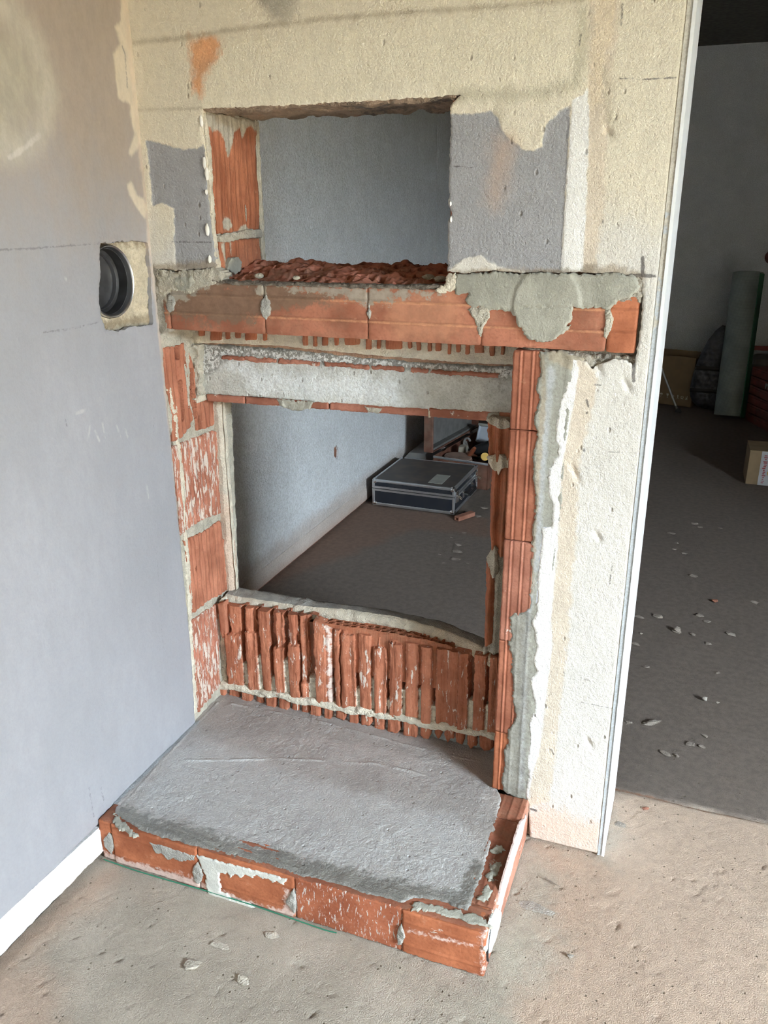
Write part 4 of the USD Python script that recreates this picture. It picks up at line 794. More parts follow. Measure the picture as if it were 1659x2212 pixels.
put('block', box(UR, UR + 0.01, 0.01, T - 0.012, 1.30, UT), M['brick_fresh'], wb)

# ---- remains of the chased wall below the lower opening
YR = 0.150
YRp = lambda p: on('y', YR, p)
teeth = [(485, 518, 1372), (531, 551, 1368), (561, 578, None), (590, 608, 1402), (621, 640, 1396), (646, 660, 1478), (680, 701, None), (703, 719, None), (723, 732, None), (737, 765, 1372), (775, 799, None), (808, 832, 1402), (841, 865, 1392), (875, 901, None), (910, 930, 1394), (942, 966, None), (967, 987, 1405), (990, 1010, None), (1023, 1047, None), (1056, 1075, None)]
lineB = lambda px: 1467 + (px - 485) * 0.1885           # top of the mortar bed
lineT = lambda px: np.interp(px, [470, 515, 563, 690, 715, 760, 850, 1000, 1080], [1304, 1312, 1318, 1338, 1356, 1364, 1381, 1408, 1420])
def ribs(px0, px1, name, seed, botdrop=6):
    tx = []
    for a, b, br in teeth:
        if a >= px0 - 4 and b <= px1 + 6:
            m = (a + b) / 2; yy = (lineB(m) + lineT(m)) / 2
            x0, x1 = at(a, yy, 'y', 0.135)[0], at(b, yy, 'y', 0.135)[0]
            x0 -= 0.0025; x1 += 0.0025; tx.append((x0, x1, at(m, br, 'y', 0.135)[2] if br else 9.0, at(m, lineB(m), 'y', 0.135)[2]))
    pxs = np.linspace(px0, px1, 30)
    P = Polygon(YRp([(p, lineB(p) + botdrop) for p in pxs] + [(p, lineT(p) - 2) for p in pxs[::-1]])).buffer(0)
    rg = np.random.default_rng(seed); gh = rg.uniform(0.02, 0.10, len(tx) + 1)
    def disp(a, b):
        w = a + fbm(a * 2 + seed, b, 0, 22, 3, seed) * 0.006 + fbm(a, b, 0, 110, 3, seed) * 0.005
        h = np.full(len(a), -0.036) + fbm(a * 5, b, 0, 12, 3, seed) * 0.004
        for i, (x0, x1, br, zb) in enumerate(tx):
            sft = 0.0018
            t = np.clip((w - x0) / sft + 0.5, 0, 1) * np.clip((x1 - w) / sft + 0.5, 0, 1)
            front = 0.012 + 0.003 * math.sin(i * 2.3) + 0.003 * np.sin((w - x0) / max(x1 - x0, .004) * math.pi * (1 + i % 2)) + fbm(a * 3 + i, b, 0, 26, 3, seed) * 0.006
            if br < 5:
                up = np.clip((b - br - 0.006 * fbm(a, b, 0, 160, 2, i)) / 0.002, 0, 1)
                u = (w - x0) / (x1 - x0); slot = np.clip((u - 0.62) / 0.1, 0, 1) if i % 3 else np.clip((0.36 - u) / 0.1, 0, 1)
                hole = slot * up; front = front - up * 0.010 - hole * 0.020 * np.clip(1.15 - (b - br) / 0.05, 0.25, 1)
            h = np.maximum(h, -0.036 + t * (front + 0.036))
        # mortar squeezed up into the gaps
        return h
    def gap(q):
        a, b = q[:, 0], q[:, 1]; out = np.full(len(q), -0.05)
        for i in range(len(tx) - 1):
            g0, g1 = tx[i][1], tx[i + 1][0]
            if g1 - g0 < 0.004: continue
            z0 = tx[i][3]
            out = np.maximum(out, np.minimum(np.minimum(a - g0 + 0.001, g1 - a + 0.001), z0 + gh[i] - b + 0.006 * fbm(a, b, 0, 80, 2, i)))
        return out
    def disp2(a, b):
        m = np.clip(gap(np.stack([a, b], 1)) / 0.002 + 0.5, 0, 1)
        return disp(a, b) * (1 - m) + m * (0.004 + fbm(a, b, 0, 90, 3, 4) * 0.01)
    sk(name, P, 'y', M['rib_part'], -YR, 0.016, 0.0022, disp2, 0, 0, seed, {'m0': gap, 'm1': lambda q: (0.006 - np.abs(q[:, 0] - jx)) + 0.0 * q[:, 1]})
jx = at(712, 1420, 'y', 0.14)[0]
M['rib_part'] = terracotta('clay_rib_block', (0.39, 0.125, 0.065), amount=0.42, streak=(70, 70, 20), smear=(0.66, 0.57, 0.50), lines=(260, 260, 9), top_attr=[('m0', (0.62, 0.57, 0.47), 120.0, 0.002, 0.0015, 1.0), ('m1', (0.70, 0.60, 0.54), 55.0, 0.020, 0.004, 0.8)])
ribs(483, 720.5, 'block', 1)
ribs(723, 1076, 'block', 2)
# sliver of block and vertical joint at the left end
plug(YRp([(470, 1300), (480, 1292), (487, 1310), (486, 1400), (490, 1478), (478, 1482), (474, 1400)]), 'y', -YR - 0.002, 'mortar_light', 72, 'mortar', 0.002, 0.02, 0.008)
sk('block', ragged(Polygon(YRp([(474, 1302), (490, 1296), (494, 1372), (484, 1376), (480, 1360)])), 0.001, 60, 73), 'y', M['jamb_clay'], -YR + 0.012, 0.02, 0.003, lambda a, b: fbm(a, b, 0, 40, 3, 2) * 0.006, 0.002, 0.002, 73)
# cream mortar bed under that course
bl = [(p, 1466 + (p - 470) * 0.1875 + 2 * math.sin(p * 0.07)) for p in range(466, 1086, 8)]
bed2 = Polygon(YRp(bl + [(p, y + 15 + 9 * float(fbm(p, 0.0, 3.0, 0.05, 3, 5))) for p, y in bl[::-1]])).buffer(0)
sk('mortar_bed', ragged(bed2, 0.002, 90, 74, 0.003), 'y', M['mortar_light'], -YR + 0.017, 0.04, 0.003, lambda a, b: fbm(a, b, 0, 70, 4, 3) * 0.010, 0.006, 0.006, 74, label='cream mortar bed across the chased blocks')
# lower course: broken teeth hanging over the slab
rg = random.Random(12); px = 468.0; k = 0
while px < 1068:
    wd = rg.uniform(15, 30); y0 = 1474 + (px - 470) * 0.1875; dp = rg.uniform(30, 52) * (1.0 if px < 800 else 0.92)
    pts = [(px, y0), (px + wd, y0 + wd * 0.19), (px + wd, y0 + dp * rg.uniform(.6, 1)), (px + wd * rg.uniform(.55, .8), y0 + dp * rg.uniform(.8, 1.1)), (px + wd * rg.uniform(.25, .5), y0 + dp * rg.uniform(.85, 1.2)), (px, y0 + dp * rg.uniform(.6, 1))]
    sk('block_tooth', ragged(Polygon(YRp(pts)).buffer(0), 0.0015, 80, 90 + k, 0.002), 'y', M['rib_clay'], -YR + rg.uniform(0.004, 0.014), 0.035, 0.003, lambda a, b: fbm(a * 4, b, 0, 30, 3, 5) * 0.006, 0.003, 0.004, k); k += 1
    px += wd + rg.uniform(1, 9)
put('block', box(-0.03, 0.86, 0.166, 0.2, 0.0, 0.40), M['brick_dark'], wb)
wet = [(p, 1492 + (p - 470) * 0.200 - (11 + 6 * max(0, math.sin(p * 0.013)) + 3 * math.sin(p * 0.11)) - (12 if 900 < p < 1010 else 0)) for p in range(462, 1076, 6)]
wetp = Polygon(on('y', 0.158, wet + [(p, 1520 + (p - 470) * 0.2) for p in range(1075, 460, -6)])).buffer(0)
sk('mortar', ragged(wetp, 0.003, 90, 75, 0.002), 'y', M['mortar_blue'], -0.154, 0.03, 0.003, lambda a, b: fbm(a, b, 0, 60, 4, 3) * 0.012, 0.004, 0.005, 75, label='wet blue-grey mortar where the slab meets the blocks')
# hollow cells open along the broken top of the course
cs = m3.CrossSection([[[0.315, 0.146], [0.70, 0.146], [0.70, 0.190], [0.315, 0.190]]])
rg = random.Random(4)
for row, yy in enumerate((0.1545, 0.1715)):
    x = 0.322 + row * 0.011
    while x < 0.685:
        wd = rg.uniform(0.014, 0.019)
        cs = cs - m3.CrossSection([[[x, yy - 0.0065], [x + wd, yy - 0.0065], [x + wd + 0.003, yy + 0.0065], [x + 0.003, yy + 0.0065]]]); x += wd + rg.uniform(0.005, 0.007)
cm = cs.extrude(0.09, 4).translate([0, 0, 0.30]).to_mesh(); cv = np.array(cm.vert_properties[:, :3]); tp = (cv[:, 2] - 0.30) / 0.09
cq = [at(*q, 'y', 0.168) for q in ((700, 1338), (760, 1347), (850, 1360), (940, 1378), (1010, 1396))]
ztop = np.interp(cv[:, 0], [q[0] for q in cq], [q[2] for q in cq]) + fbm(cv[:, 0], cv[:, 1], 0, 60, 3, 4) * 0.008
cv[:, 2] = 0.28 + tp * (ztop - 0.28)
put('block_cells', (cv, np.array(cm.tri_verts)), M['brick_fresh'], wb, label='open hollow cells along the broken top of the blocks')
# mortar ledge on top of what is left, with its cream plaster lip
ZRX, ZRZ = zip(*[at(*q, 'y', 0.234)[[0, 2]] for q in ((513, 1268), (719, 1302), (838, 1318), (952, 1341), (1040, 1375), (1090, 1400))])
ZFX, ZFZ = zip(*[at(*q, 'y', 0.18)[[0, 2]] for q in ((500, 1292), (563, 1302), (673, 1318), (728, 1318), (838, 1333), (930, 1357), (1012, 1382), (1085, 1412))])
n = 150; L = np.linspace(0.004, 0.80, n)
zt = np.interp(L, ZRX, ZRZ); ztf = np.interp(L, ZFX, ZFZ)
yf = np.interp(L, [0, 0.05, 0.3, 0.6, 0.72, 0.80], [0.176, 0.178, 0.182, 0.182, 0.172, 0.150])
prof = [(0.0, -0.034), (-0.004, -0.022), (0.0, -0.010), (0.010, -0.001), (0.25, 0.0), (0.5, 0.0), (0.75, 0.0), (1.0, -0.001), (1.03, -0.012), (1.03, -0.06)]
V_, A_ = [], []
for i in range(n):
    for j, (u, dz) in enumerate(prof):
        y = yf[i] + u * (T + 0.002 - yf[i]) if j > 3 else yf[i] + u
        V_.append((L[i], y, ((1 - max(0, min(1, u))) * ztf[i] + max(0, min(1, u)) * zt[i] if j > 3 else ztf[i]) + dz)); A_.append(j)
V_ = np.array(V_); A_ = np.array(A_)
V_[:, 2] += fbm(V_[:, 0], V_[:, 1], 0, 45, 4, 3) * 0.008; V_[:, 1] += fbm(V_[:, 0], V_[:, 2], 7, 60, 4, 4) * 0.008
m_ = len(prof); F_ = []
for i in range(n - 1):
    for j in range(m_ - 1):
        a = i * m_ + j; F_ += [(a, a + m_, a + 1), (a + 1, a + m_, a + m_ + 1)]
F_ = np.array(F_)
if vnormals(V_, F_)[75 * m_ + 5][2] < 0: F_ = F_[:, [0, 2, 1]]
fz = A_[F_].max(1)
M['ledge_top'] = mortar('ledge_mortar', (0.36, 0.35, 0.32), var=0.2, grit=0.6, bump=0.004)
def subm(sel):
    u, inv = np.unique(F_[sel], return_inverse=True); return V_[u], inv.reshape(-1, 3)
mmm = subm(fz <= 4); put('plaster_lip', mmm, M['mortar_light'], wb, attrs={}, label='cream plaster lip along the broken wall')
mmm = subm(fz > 4); put('mortar_ledge', mmm, M['ledge_top'], wb, attrs={}, label='grey mortar ledge on top of the broken wall')
put('core', mbox(0.004, 0.80, 0.19, T - 0.004, 0.30, 0.376), M['mortar'], wb)

# ================================================================== hearth step
hs = thing('hearth_step', 'low brick-edged hearth step with a fresh grey mortar top', 'hearth step')
YDp = lambda p: on('y', YD, p)
SW = 0.9471
fj = [0.0, at(241, 1800, 'y', YD)[0], at(430, 1890, 'y', YD)[0], at(637, 1945, 'y', YD)[0], at(868, 2010, 'y', YD)[0], SW]
put('fill', mbox(0.002, SW - 0.06, YD + 0.06, -0.003, 0.0, 0.105), M['mortar'], hs)
wash = unary_union([Polygon(YDp(q)).buffer(0) for q in ([(222, 1838), (300, 1862), (420, 1892), (440, 1900), (440, 1925), (222, 1862)], [(440, 1905), (520, 1940), (600, 1962), (640, 1972), (640, 1992), (440, 1930)], [(612, 1920), (640, 1925), (640, 1985), (600, 1975), (612, 1950)], [(860, 2062), (960, 2086), (1046, 2108), (1046, 2124), (860, 2075)], [(872, 2003), (960, 2024), (1044, 2044), (1044, 2048), (950, 2030), (872, 2010)], [(1036, 2020), (1050, 2010), (1048, 2110), (1038, 2100)])])
mats = ['step_clay', 'step_clay', 'step_clay', 'step_clay_comb', 'step_clay']
for i in range(5):
    a0, a1 = fj[i] + 0.0006, fj[i + 1] - 0.0006
    r = ragged(Polygon([(a0, 0.002), (a1, 0.002), (a1, ZS), (a0, ZS)]).buffer(-0.003).buffer(0.003), 0.001, 70, i, 0.004)
    lip = (lambda a, b, i=i: fbm(a + i, b, 0, 12, 3, i) * 0.002 + fbm(a, b, 0, 90, 2, i) * 0.0005 + 0.0014 * (np.exp(-((b - 0.088) / 0.003) ** 2) + np.exp(-((b - 0.028) / 0.003) ** 2)) * (i != 3) + (0.0006 * np.sin(a * 1400) if i == 3 else 0))
    sk('brick', r, 'y', M[mats[i]], -YD + 0.0015 * ((i * 5) % 3 - 1), 0.068, 0.003, lip, 0.004, 0.003, 100 + i, {'m0': lambda q: sd(q, wash) - 0.004}, parent=hs)
sj = [YD + 0.0685, at(1100, 1772, 'z', ZS)[1], -0.002]
for i in range(2):
    a0, a1 = sj[i] + 0.0006, sj[i + 1] - 0.0006
    r = ragged(Polygon([(a0, 0.002), (a1, 0.002), (a1, ZS), (a0, ZS)]).buffer(-0.003).buffer(0.003), 0.001, 70, i, 0.004)
    sk('brick', r, 'x', M['side_clay'], SW - 0.001, 0.074, 0.003, lambda a, b: fbm(a, b, 0, 12, 3, 2) * 0.002 + 0.0014 * np.exp(-((b - 0.085) / 0.003) ** 2), 0.004, 0.003, 110 + i, parent=hs)
    rt = ragged(Polygon([(SW - 0.0745, a0), (SW - 0.003, a0), (SW - 0.003, a1), (SW - 0.0745, a1)]), 0.0008, 70, i, 0.004)
    sk('brick_top', rt, 'z', M['step_top'], ZS + 0.0008, 0.006, 0.003, lambda a, b: fbm(a, b, 0, 14, 3, 2) * 0.002 + 0.0016 * sum(np.exp(-((a - z) / 0.003) ** 2) for z in (SW - 0.06, SW - 0.036, SW - 0.014)), 0.003, 0.002, 112 + i, parent=hs, label='dark ribbed upper face of the side bricks')
rt = ragged(Polygon([(0.003, YD + 0.003), (SW - 0.003, YD + 0.003), (SW - 0.003, YD + 0.067), (0.003, YD + 0.067)]), 0.0008, 70, 5, 0.004)
sk('brick_top', rt, 'z', M['step_top'], ZS + 0.0006, 0.006, 0.004, lambda a, b: fbm(a, b, 0, 14, 3, 2) * 0.002 + 0.0016 * sum(np.exp(-((b - YD - z) / 0.003) ** 2) for z in (0.014, 0.036, 0.058)), 0.003, 0.002, 114, parent=hs, label='dark ribbed upper face of the front bricks')
# the mortar top
ZP = lambda p: on('z', ZS, p)
slab_px = [(248, 1745), (300, 1695), (360, 1630), (424, 1556), (436, 1546), (450, 1520), (470, 1500), (560, 1500), (700, 1534), (850, 1560), (1000, 1592), (1064, 1610), (1066, 1690), (1084, 1722), (1078, 1760), (1068, 1800), (1054, 1850), (1042, 1890), (1030, 1920), (1020, 1950), (1012, 1966), (990, 1962), (960, 1950), (930, 1944), (900, 1940), (884, 1944), (872, 1950), (862, 1951), (820, 1940), (740, 1917), (640, 1890), (540, 1861), (430, 1831), (345, 1807), (304, 1795), (286, 1782), (264, 1768), (246, 1758)]
slab = ragged(Polygon(ZP(slab_px)).buffer(0), 0.0035, 60, 80, 0.003, keep=lambda a, b: ((a > 0.03) & (b < 0.1)) * 1.0)
slab = slab.union(Polygon([(-0.004, YD + 0.06), (0.04, YD + 0.05), (0.06, 0.01), (-0.004, 0.01)])).union(Polygon([(-0.012, 0.0), (0.845, 0.0), (0.845, 0.172), (-0.012, 0.172)]))
slab = max(getattr(slab, 'geoms', [slab]), key=lambda q: q.area)
ridge = [LineString(ZP([(500, 1522), (640, 1548), (760, 1578), (880, 1612), (1000, 1640), (1060, 1650)])), LineString(ZP([(400, 1645), (600, 1640), (800, 1650), (940, 1680)])), LineString(ZP([(262, 1745), (420, 1570), (470, 1520)]))]
front_l = LineString(ZP([(262, 1762), (320, 1788), (430, 1818), (560, 1856), (700, 1894), (800, 1922), (880, 1936), (1010, 1964), (1040, 1890)]))
def slab_d(a, b):
    pts = shapely.points(np.stack([a, b], 1))
    h = fbm(a, b, 0, 5, 3, 5) * 0.006 + fbm(a, b, 0, 40, 4, 6) * 0.0022
    rough = np.clip((fbm(a, b, 0, 9, 3, 7) + 0.02) / 0.12, 0, 1)
    h += fbm(a, b, 0, 220, 3, 6) * 0.0016 * (0.4 + rough) + fbm(a, b, 0, 90, 3, 6) * 0.0022 * rough
    for i, l in enumerate(ridge):
        d = shapely.distance(l, pts); h += 0.0028 * np.exp(-(d / 0.0035) ** 2) * np.clip(fbm(a, b, i, 26, 3, 3) * 3 + 0.75, 0, 1.2)
    dk = LineString(ZP([(420, 1660), (450, 1668), (454, 1690)])); h -= 0.0015 * np.exp(-(shapely.distance(dk, pts) / 0.003) ** 2)
    fd = shapely.distance(front_l, pts); fr = np.exp(-(fd / 0.03) ** 2)
    h += fr * (fbm(a * 0.35, b * 3 + a * 0.4, 0, 45, 4, 9) * 0.0055 + 0.002)
    h -= np.clip((YD + 0.045 - b) / 0.04, 0, 1) * 0.001
    return h
M['slab'] = layered('hearth_mortar', (0.44, 0.415, 0.395), [('m1', (0.55, 0.545, 0.54), 8.0, 0.09, 0.03, 0.08, 0.7), ('m3', (0.33, 0.315, 0.30), 8.0, 0.05, 0.02, 0.1, 0.6), ('m0', (0.20, 0.195, 0.175), 45.0, 0.04, 0.012, 0.25, 0.8), ('m2', (0.36, 0.40, 0.43), 30.0, 0.008, 0.006, 0.08, 0.8)], base_amt=0.12, base_scale=7.0, grain=(260.0, 0.0022, 1.0), rough=0.33, spec=0.55, pits=0.15, grit=0.35)  # m1 paints the sheen as a lighter zone, m3 darkens the back
backz = Polygon(ZP([(440, 1540), (480, 1505), (760, 1548), (1060, 1612), (1062, 1680), (960, 1650), (760, 1600), (600, 1590), (470, 1600), (420, 1590)])).buffer(0)
mid = Polygon(ZP([(330, 1690), (430, 1580), (640, 1680), (980, 1760), (1040, 1860), (1000, 1950), (880, 1920), (600, 1850), (330, 1770)])).buffer(0)
sk('mortar_top', slab, 'z', M['slab'], ZS + 0.0025, 0.012, 0.0030, slab_d, 0.008, 0.0045, 81, {'m0': lambda q: 0.035 - shapely.distance(front_l, shapely.points(q)) - np.clip(0.35 - q[:, 0], 0, 1) * 0.02, 'm1': lambda q: sd(q, mid), 'm3': lambda q: np.minimum(sd(q, backz), 0.05), 'm2': lambda q: 0.010 - (q[:, 0] + 0.004 - 0.0) if False else 0.012 - np.abs(q[:, 0]) - 0.2 * (q[:, 1] > 0)}, parent=hs, label='fresh grey trowelled mortar top of the step')
def hplug(px, plane, off, mat, seed, amp=0.003, t=0.012, dd=0.005, name='mortar_plug', pln=None):
    return plug(pln(px), plane, off, mat, seed, name, amp, t, dd, hs)
hplug([(236, 1798), (243, 1808), (246, 1828), (242, 1846), (236, 1838), (226, 1826), (226, 1812)], 'y', -YD + 0.004, 'mortar_plug', 91, 0.0015, pln=YDp)
hplug([(428, 1862), (436, 1876), (440, 1890), (436, 1904), (428, 1908), (420, 1896), (416, 1882), (420, 1870)], 'y', -YD + 0.005, 'mortar_plug', 92, 0.0015, pln=YDp)
hplug([(634, 1920), (638, 1934), (640, 1950), (638, 1972), (632, 1966), (622, 1950), (618, 1944), (626, 1934)], 'y', -YD + 0.005, 'mortar_plug', 93, 0.0015, pln=YDp)
hplug([(866, 1996), (872, 2006), (876, 2022), (870, 2036), (862, 2038), (858, 2022), (860, 2006)], 'y', -YD + 0.005, 'mortar_plug', 94, 0.0015, pln=YDp)
smear = [(424, 1846), (500, 1866), (566, 1882), (620, 1898), (612, 1910), (600, 1902), (588, 1906), (578, 1896), (566, 1898), (556, 1890), (546, 1896), (530, 1888), (520, 1896), (508, 1886), (500, 1898), (492, 1882), (486, 1888), (476, 1884), (474, 1904), (480, 1914), (476, 1926), (490, 1930), (500, 1940), (520, 1944), (540, 1950), (552, 1960), (536, 1964), (500, 1952), (462, 1938), (452, 1930), (446, 1912), (444, 1890), (436, 1868)]
M['smear_white'] = mortar('white_plaster_smear', (0.66, 0.66, 0.61), var=0.08, grit=0.12, bump=0.001)
M['smear_pink'] = mortar('pink_plaster_smear', (0.68, 0.52, 0.47), var=0.12, grit=0.15, bump=0.001)
hplug(smear, 'y', -YD + 0.0035, 'smear_white', 95, 0.004, 0.006, 0.001, 'plaster_smear', YDp)
hplug([(322, 1818), (360, 1828), (400, 1842), (424, 1848), (420, 1858), (404, 1856), (390, 1862), (376, 1852), (364, 1858), (350, 1844), (338, 1842)], 'y', -YD + 0.0032, 'mortar_plug', 97, 0.003, 0.006, 0.001, 'mortar_smear', YDp)
XSp = lambda p: on('x', SW, p)
hplug([(1058, 1990), (1072, 1960), (1082, 1972), (1078, 2000), (1066, 2040), (1056, 2060), (1048, 2050), (1054, 2020)], 'x', SW + 0.0025, 'smear_white', 101, 0.004, 0.006, 0.001, 'plaster_smear', XSp)
hplug([(1136, 1760), (1128, 1800), (1112, 1850), (1098, 1900), (1080, 1960), (1074, 1950), (1086, 1900), (1104, 1840), (1122, 1780)], 'x', SW + 0.0025, 'smear_pink', 102, 0.005, 0.006, 0.001, 'plaster_smear', XSp)
for i, q in enumerate([[(1058, 1838), (1066, 1828), (1080, 1826), (1088, 1834), (1078, 1846), (1064, 1846)], [(1062, 1872), (1078, 1862), (1084, 1872), (1072, 1890), (1060, 1906), (1052, 1896)], [(1040, 1920), (1056, 1912), (1062, 1930), (1050, 1950), (1034, 1946)], [(890, 1950), (940, 1956), (1000, 1972), (1050, 1986), (1058, 2004), (1030, 2000), (980, 1986), (930, 1972), (890, 1966)], [(244, 1756), (262, 1772), (300, 1806), (286, 1806), (262, 1790), (248, 1778)]]):
    hplug(q, 'z', ZS + 0.0042, 'mortar_green', 103 + i, 0.007, 0.008, 0.002, 'mortar_smear', ZP)
# dark hollow end and bent strip at the front corner of the step
put('hollow_end', tube([(SW + 0.001, YD + 0.012 + 0.024 * (1 - math.sin(t)), 0.062 + 0.045 * math.cos(t)) for t in np.linspace(0.25, 2.6, 12)], 0.0028), M['black'], hs)
# green cord along the foot of the step
gpts = [at(p, q, 'z', 0.003) + np.array([0, -0.004, 0.0]) for p, q in ((222, 1860), (290, 1882), (360, 1906), (440, 1936), (540, 1966), (640, 1996), (700, 2014), (724, 2022))]
gpts = [np.array([p[0], YD - 0.005 - 0.003 * math.sin(i * 1.3), 0.004]) for i, p in enumerate(gpts)]
M['green'] = plain('green_cord', (0.03, 0.20, 0.12), 0.5)
put('green_cord', tube(gpts, 0.0014, 6), M['green'], label='thin green cord lying along the foot of the hearth step', cat='cord')

# ================================================================== things in the back room
# ---- aluminium flight case
CW, CD, CH = 0.452, 0.440, 0.146
cx, cy = (-0.308 + 0.141) / 2 - 0.008, 2.156 + CD / 2
fc = thing('aluminium_case', 'black flight case with aluminium edges and ball corners lying flat on the floor', 'case', (cx, cy, 0.0), -0.8)
hx, hy = CW / 2, CD / 2; z0, z1, zs = 0.008, CH, 0.098
put('body', rbox(-hx + .004, hx - .004, -hy + .004, hy - .004, z0 + 0.002, zs - 0.002, 0.004), M['case_black'], fc, smooth=35)
put('lid', rbox(-hx + .004, hx - .004, -hy + .004, hy - .004, zs + 0.002, z1 - 0.003, 0.004), M['case_black'], fc, smooth=35)
put('lid_panel', rbox(-hx + .006, hx - .006, -hy + .006, hy - .006, z1 - 0.006, z1 - 0.0012, 0.002), M['case_lid'], fc, smooth=35)
ed = 0.011
def edge_bar(a, b, name='edge_profile'):
    a, b = np.array(a), np.array(b); lo, hi = np.minimum(a, b) - ed / 1.3, np.maximum(a, b) + ed / 1.3
    lo = np.maximum(lo, [-hx, -hy, 0.003]); hi = np.minimum(hi, [hx, hy, z1])
    put(name, rbox(lo[0], hi[0], lo[1], hi[1], lo[2], hi[2], 0.0035), M['aluminium'], fc, smooth=40)
e = 0.006
for z in (z0 + 0.004, z1 - 0.006):
    for s in (-1, 1):
        edge_bar((-hx, s * (hy - e), z), (hx, s * (hy - e), z)); edge_bar((s * (hx - e), -hy, z), (s * (hx - e), hy, z))
for sx in (-1, 1):
    for sy in (-1, 1):
        edge_bar((sx * (hx - e), sy * (hy - e), z0), (sx * (hx - e), sy * (hy - e), zs - 0.01)); edge_bar((sx * (hx - e), sy * (hy - e), zs + 0.012), (sx * (hx - e), sy * (hy - e), z1))
for z, nm in ((zs - 0.008, 'rim'), (zs + 0.007, 'rim')):
    r = m3.Manifold.cube([CW - 0.001, CD - 0.001, 0.011], True) - m3.Manifold.cube([CW - 0.02, CD - 0.02, 0.03], True)
    put(nm, r.translate([0, 0, z]), M['aluminium'], fc)
for sx in (-1, 1):
    for sy in (-1, 1):
        for z in (z0 + 0.004, z1 - 0.008):
            m = trimesh.creation.icosphere(2, 0.0165); m.apply_scale([1, 1, 0.9]); m.apply_translation((sx * (hx - 0.0135), sy * (hy - 0.0135), z + (0.004 if z < 0.05 else -0.003))); put('corner_ball', m, M['chrome'], fc, smooth=True)
for yy in (-0.19, 0.17):
    la = put('latch', rbox(hx - 0.002, hx + 0.007, yy - 0.018, yy + 0.018, zs - 0.034, zs + 0.026, 0.003), M['chrome'], fc, smooth=35)
    put('clasp', rbox(hx + 0.005, hx + 0.014, yy - 0.010, yy + 0.010, zs - 0.03, zs + 0.0, 0.003), M['chrome'], la, smooth=35)
    put('wire_loop', tube([(hx + 0.012, yy - 0.008, zs + 0.0), (hx + 0.03, yy - 0.008, zs - 0.012), (hx + 0.03, yy + 0.008, zs - 0.012), (hx + 0.012, yy + 0.008, zs)], 0.0018), M['chrome'], la)
put('handle', tube([(hx + 0.002, -0.075, 0.075), (hx + 0.026, -0.07, 0.07), (hx + 0.032, -0.05, 0.066), (hx + 0.032, 0.05, 0.066), (hx + 0.026, 0.07, 0.07), (hx + 0.002, 0.075, 0.075)], 0.008), M['black'], fc, smooth=40)
for yy in (-0.075, 0.075): put('handle_bracket', rbox(hx - 0.002, hx + 0.012, yy - 0.014, yy + 0.014, 0.058, 0.09, 0.003), M['chrome'], fc, smooth=40)
M['label'] = plain('paper_label', (0.30, 0.30, 0.27), 0.7, noise=0.1)
lb = put('sticker', box(hx - 0.16, hx - 0.085, -hy + 0.05, -hy + 0.20, z1 - 0.0012, z1 + 0.0006), M['label'], fc, label='pale rectangular sticker')
for (sx, sy) in ((-1, -1), (1, -1), (-1, 1), (1, 1)):
    put('foot', cyl((sx * (hx - 0.04), sy * (hy - 0.04), 0), (sx * (hx - 0.04), sy * (hy - 0.04), 0.012), 0.012), M['black'], fc)
for yy in (-0.03, 0.16): put('hinge', rbox(-hx - 0.012, -hx + 0.004, yy - 0.02, yy + 0.02, zs - 0.004, zs + 0.003, 0.0015), M['chrome'], fc)

# ---- open fibre tool chest
tc = thing('tool_chest', 'open brown tool chest with its lid folded back, behind the flight case', 'tool chest', (-0.143, 2.655, 0), -8.0)
tw, td, th, wt = 0.335, 0.68, 0.155, 0.008
for r in ((0, tw, 0, wt), (0, tw, td - wt, td), (0, wt, 0, td), (tw - wt, tw, 0, td)):
    put('side_panel', rbox(r[0], r[1], r[2], r[3], 0.0, th, 0.003), M['wood_red'], tc, smooth=35)
put('bottom', box(wt, tw - wt, wt, td - wt, 0.002, 0.01), M['wood_red'], tc)
put("lid", rbox(-0.062, -0.004, 0, td, th + 0.012, th + 0.012 + tw, 0.006) - mbox(-0.052, 0.1, 0.010, td - 0.010, th + 0.022, th + tw), M['wood_red'], tc, smooth=35)
put('lid_lining', box(-0.053, -0.050, 0.010, td - 0.010, th + 0.022, th + tw), M['grey_cloth'], tc, label='grey lining inside the lid')
put('lid_rail', box(-0.050, -0.012, 0.03, td - 0.03, th + 0.022, th + 0.034), M['grey_cloth'], tc)
put('rim', rbox(0.001, tw - 0.001, -0.003, 0.003, th - 0.012, th + 0.001, 0.002), M['aluminium'], tc); put('rim', rbox(tw - 0.004, tw + 0.003, 0, td, th - 0.012, th + 0.001, 0.002), M['wood_red'], tc)
put('hasp', rbox(0.12, 0.235, -0.010, 0.001, 0.098, 0.120, 0.003), M['grey_plastic'], tc)
for yy in (0.1, 0.5): put('hinge', rbox(-0.02, 0.012, yy, yy + 0.05, th - 0.002, th + 0.016, 0.003), M['chrome'], tc)
def inside(x, y):  # a point of the chest's floor in world coordinates
    c_, s_ = math.cos(math.radians(-8)), math.sin(math.radians(-8)); return np.array([-0.143 + c_ * x - s_ * y, 2.655 + s_ * x + c_ * y])
p = inside(0.105, 0.115); M['felt'] = plain('brown_felt', (0.23, 0.15, 0.115), 0.95, noise=0.2)
fl_ = thing('float_trowel', 'round-nosed brown sponge float in the front of the tool chest', 'float', (p[0], p[1], 0.112), -14, tilt=(8, 0))
outl = Point(0, 0).buffer(1.0, 24); outl = shapely.affinity.scale(outl, 0.088, 0.060)
m = trimesh.creation.extrude_polygon(outl, 0.018); put('pad', m, M['felt'], fl_)
m = trimesh.creation.extrude_polygon(outl.buffer(-0.004), 0.008); m.apply_translation((0, 0, 0.018)); put('backing', m, M['felt'], fl_)
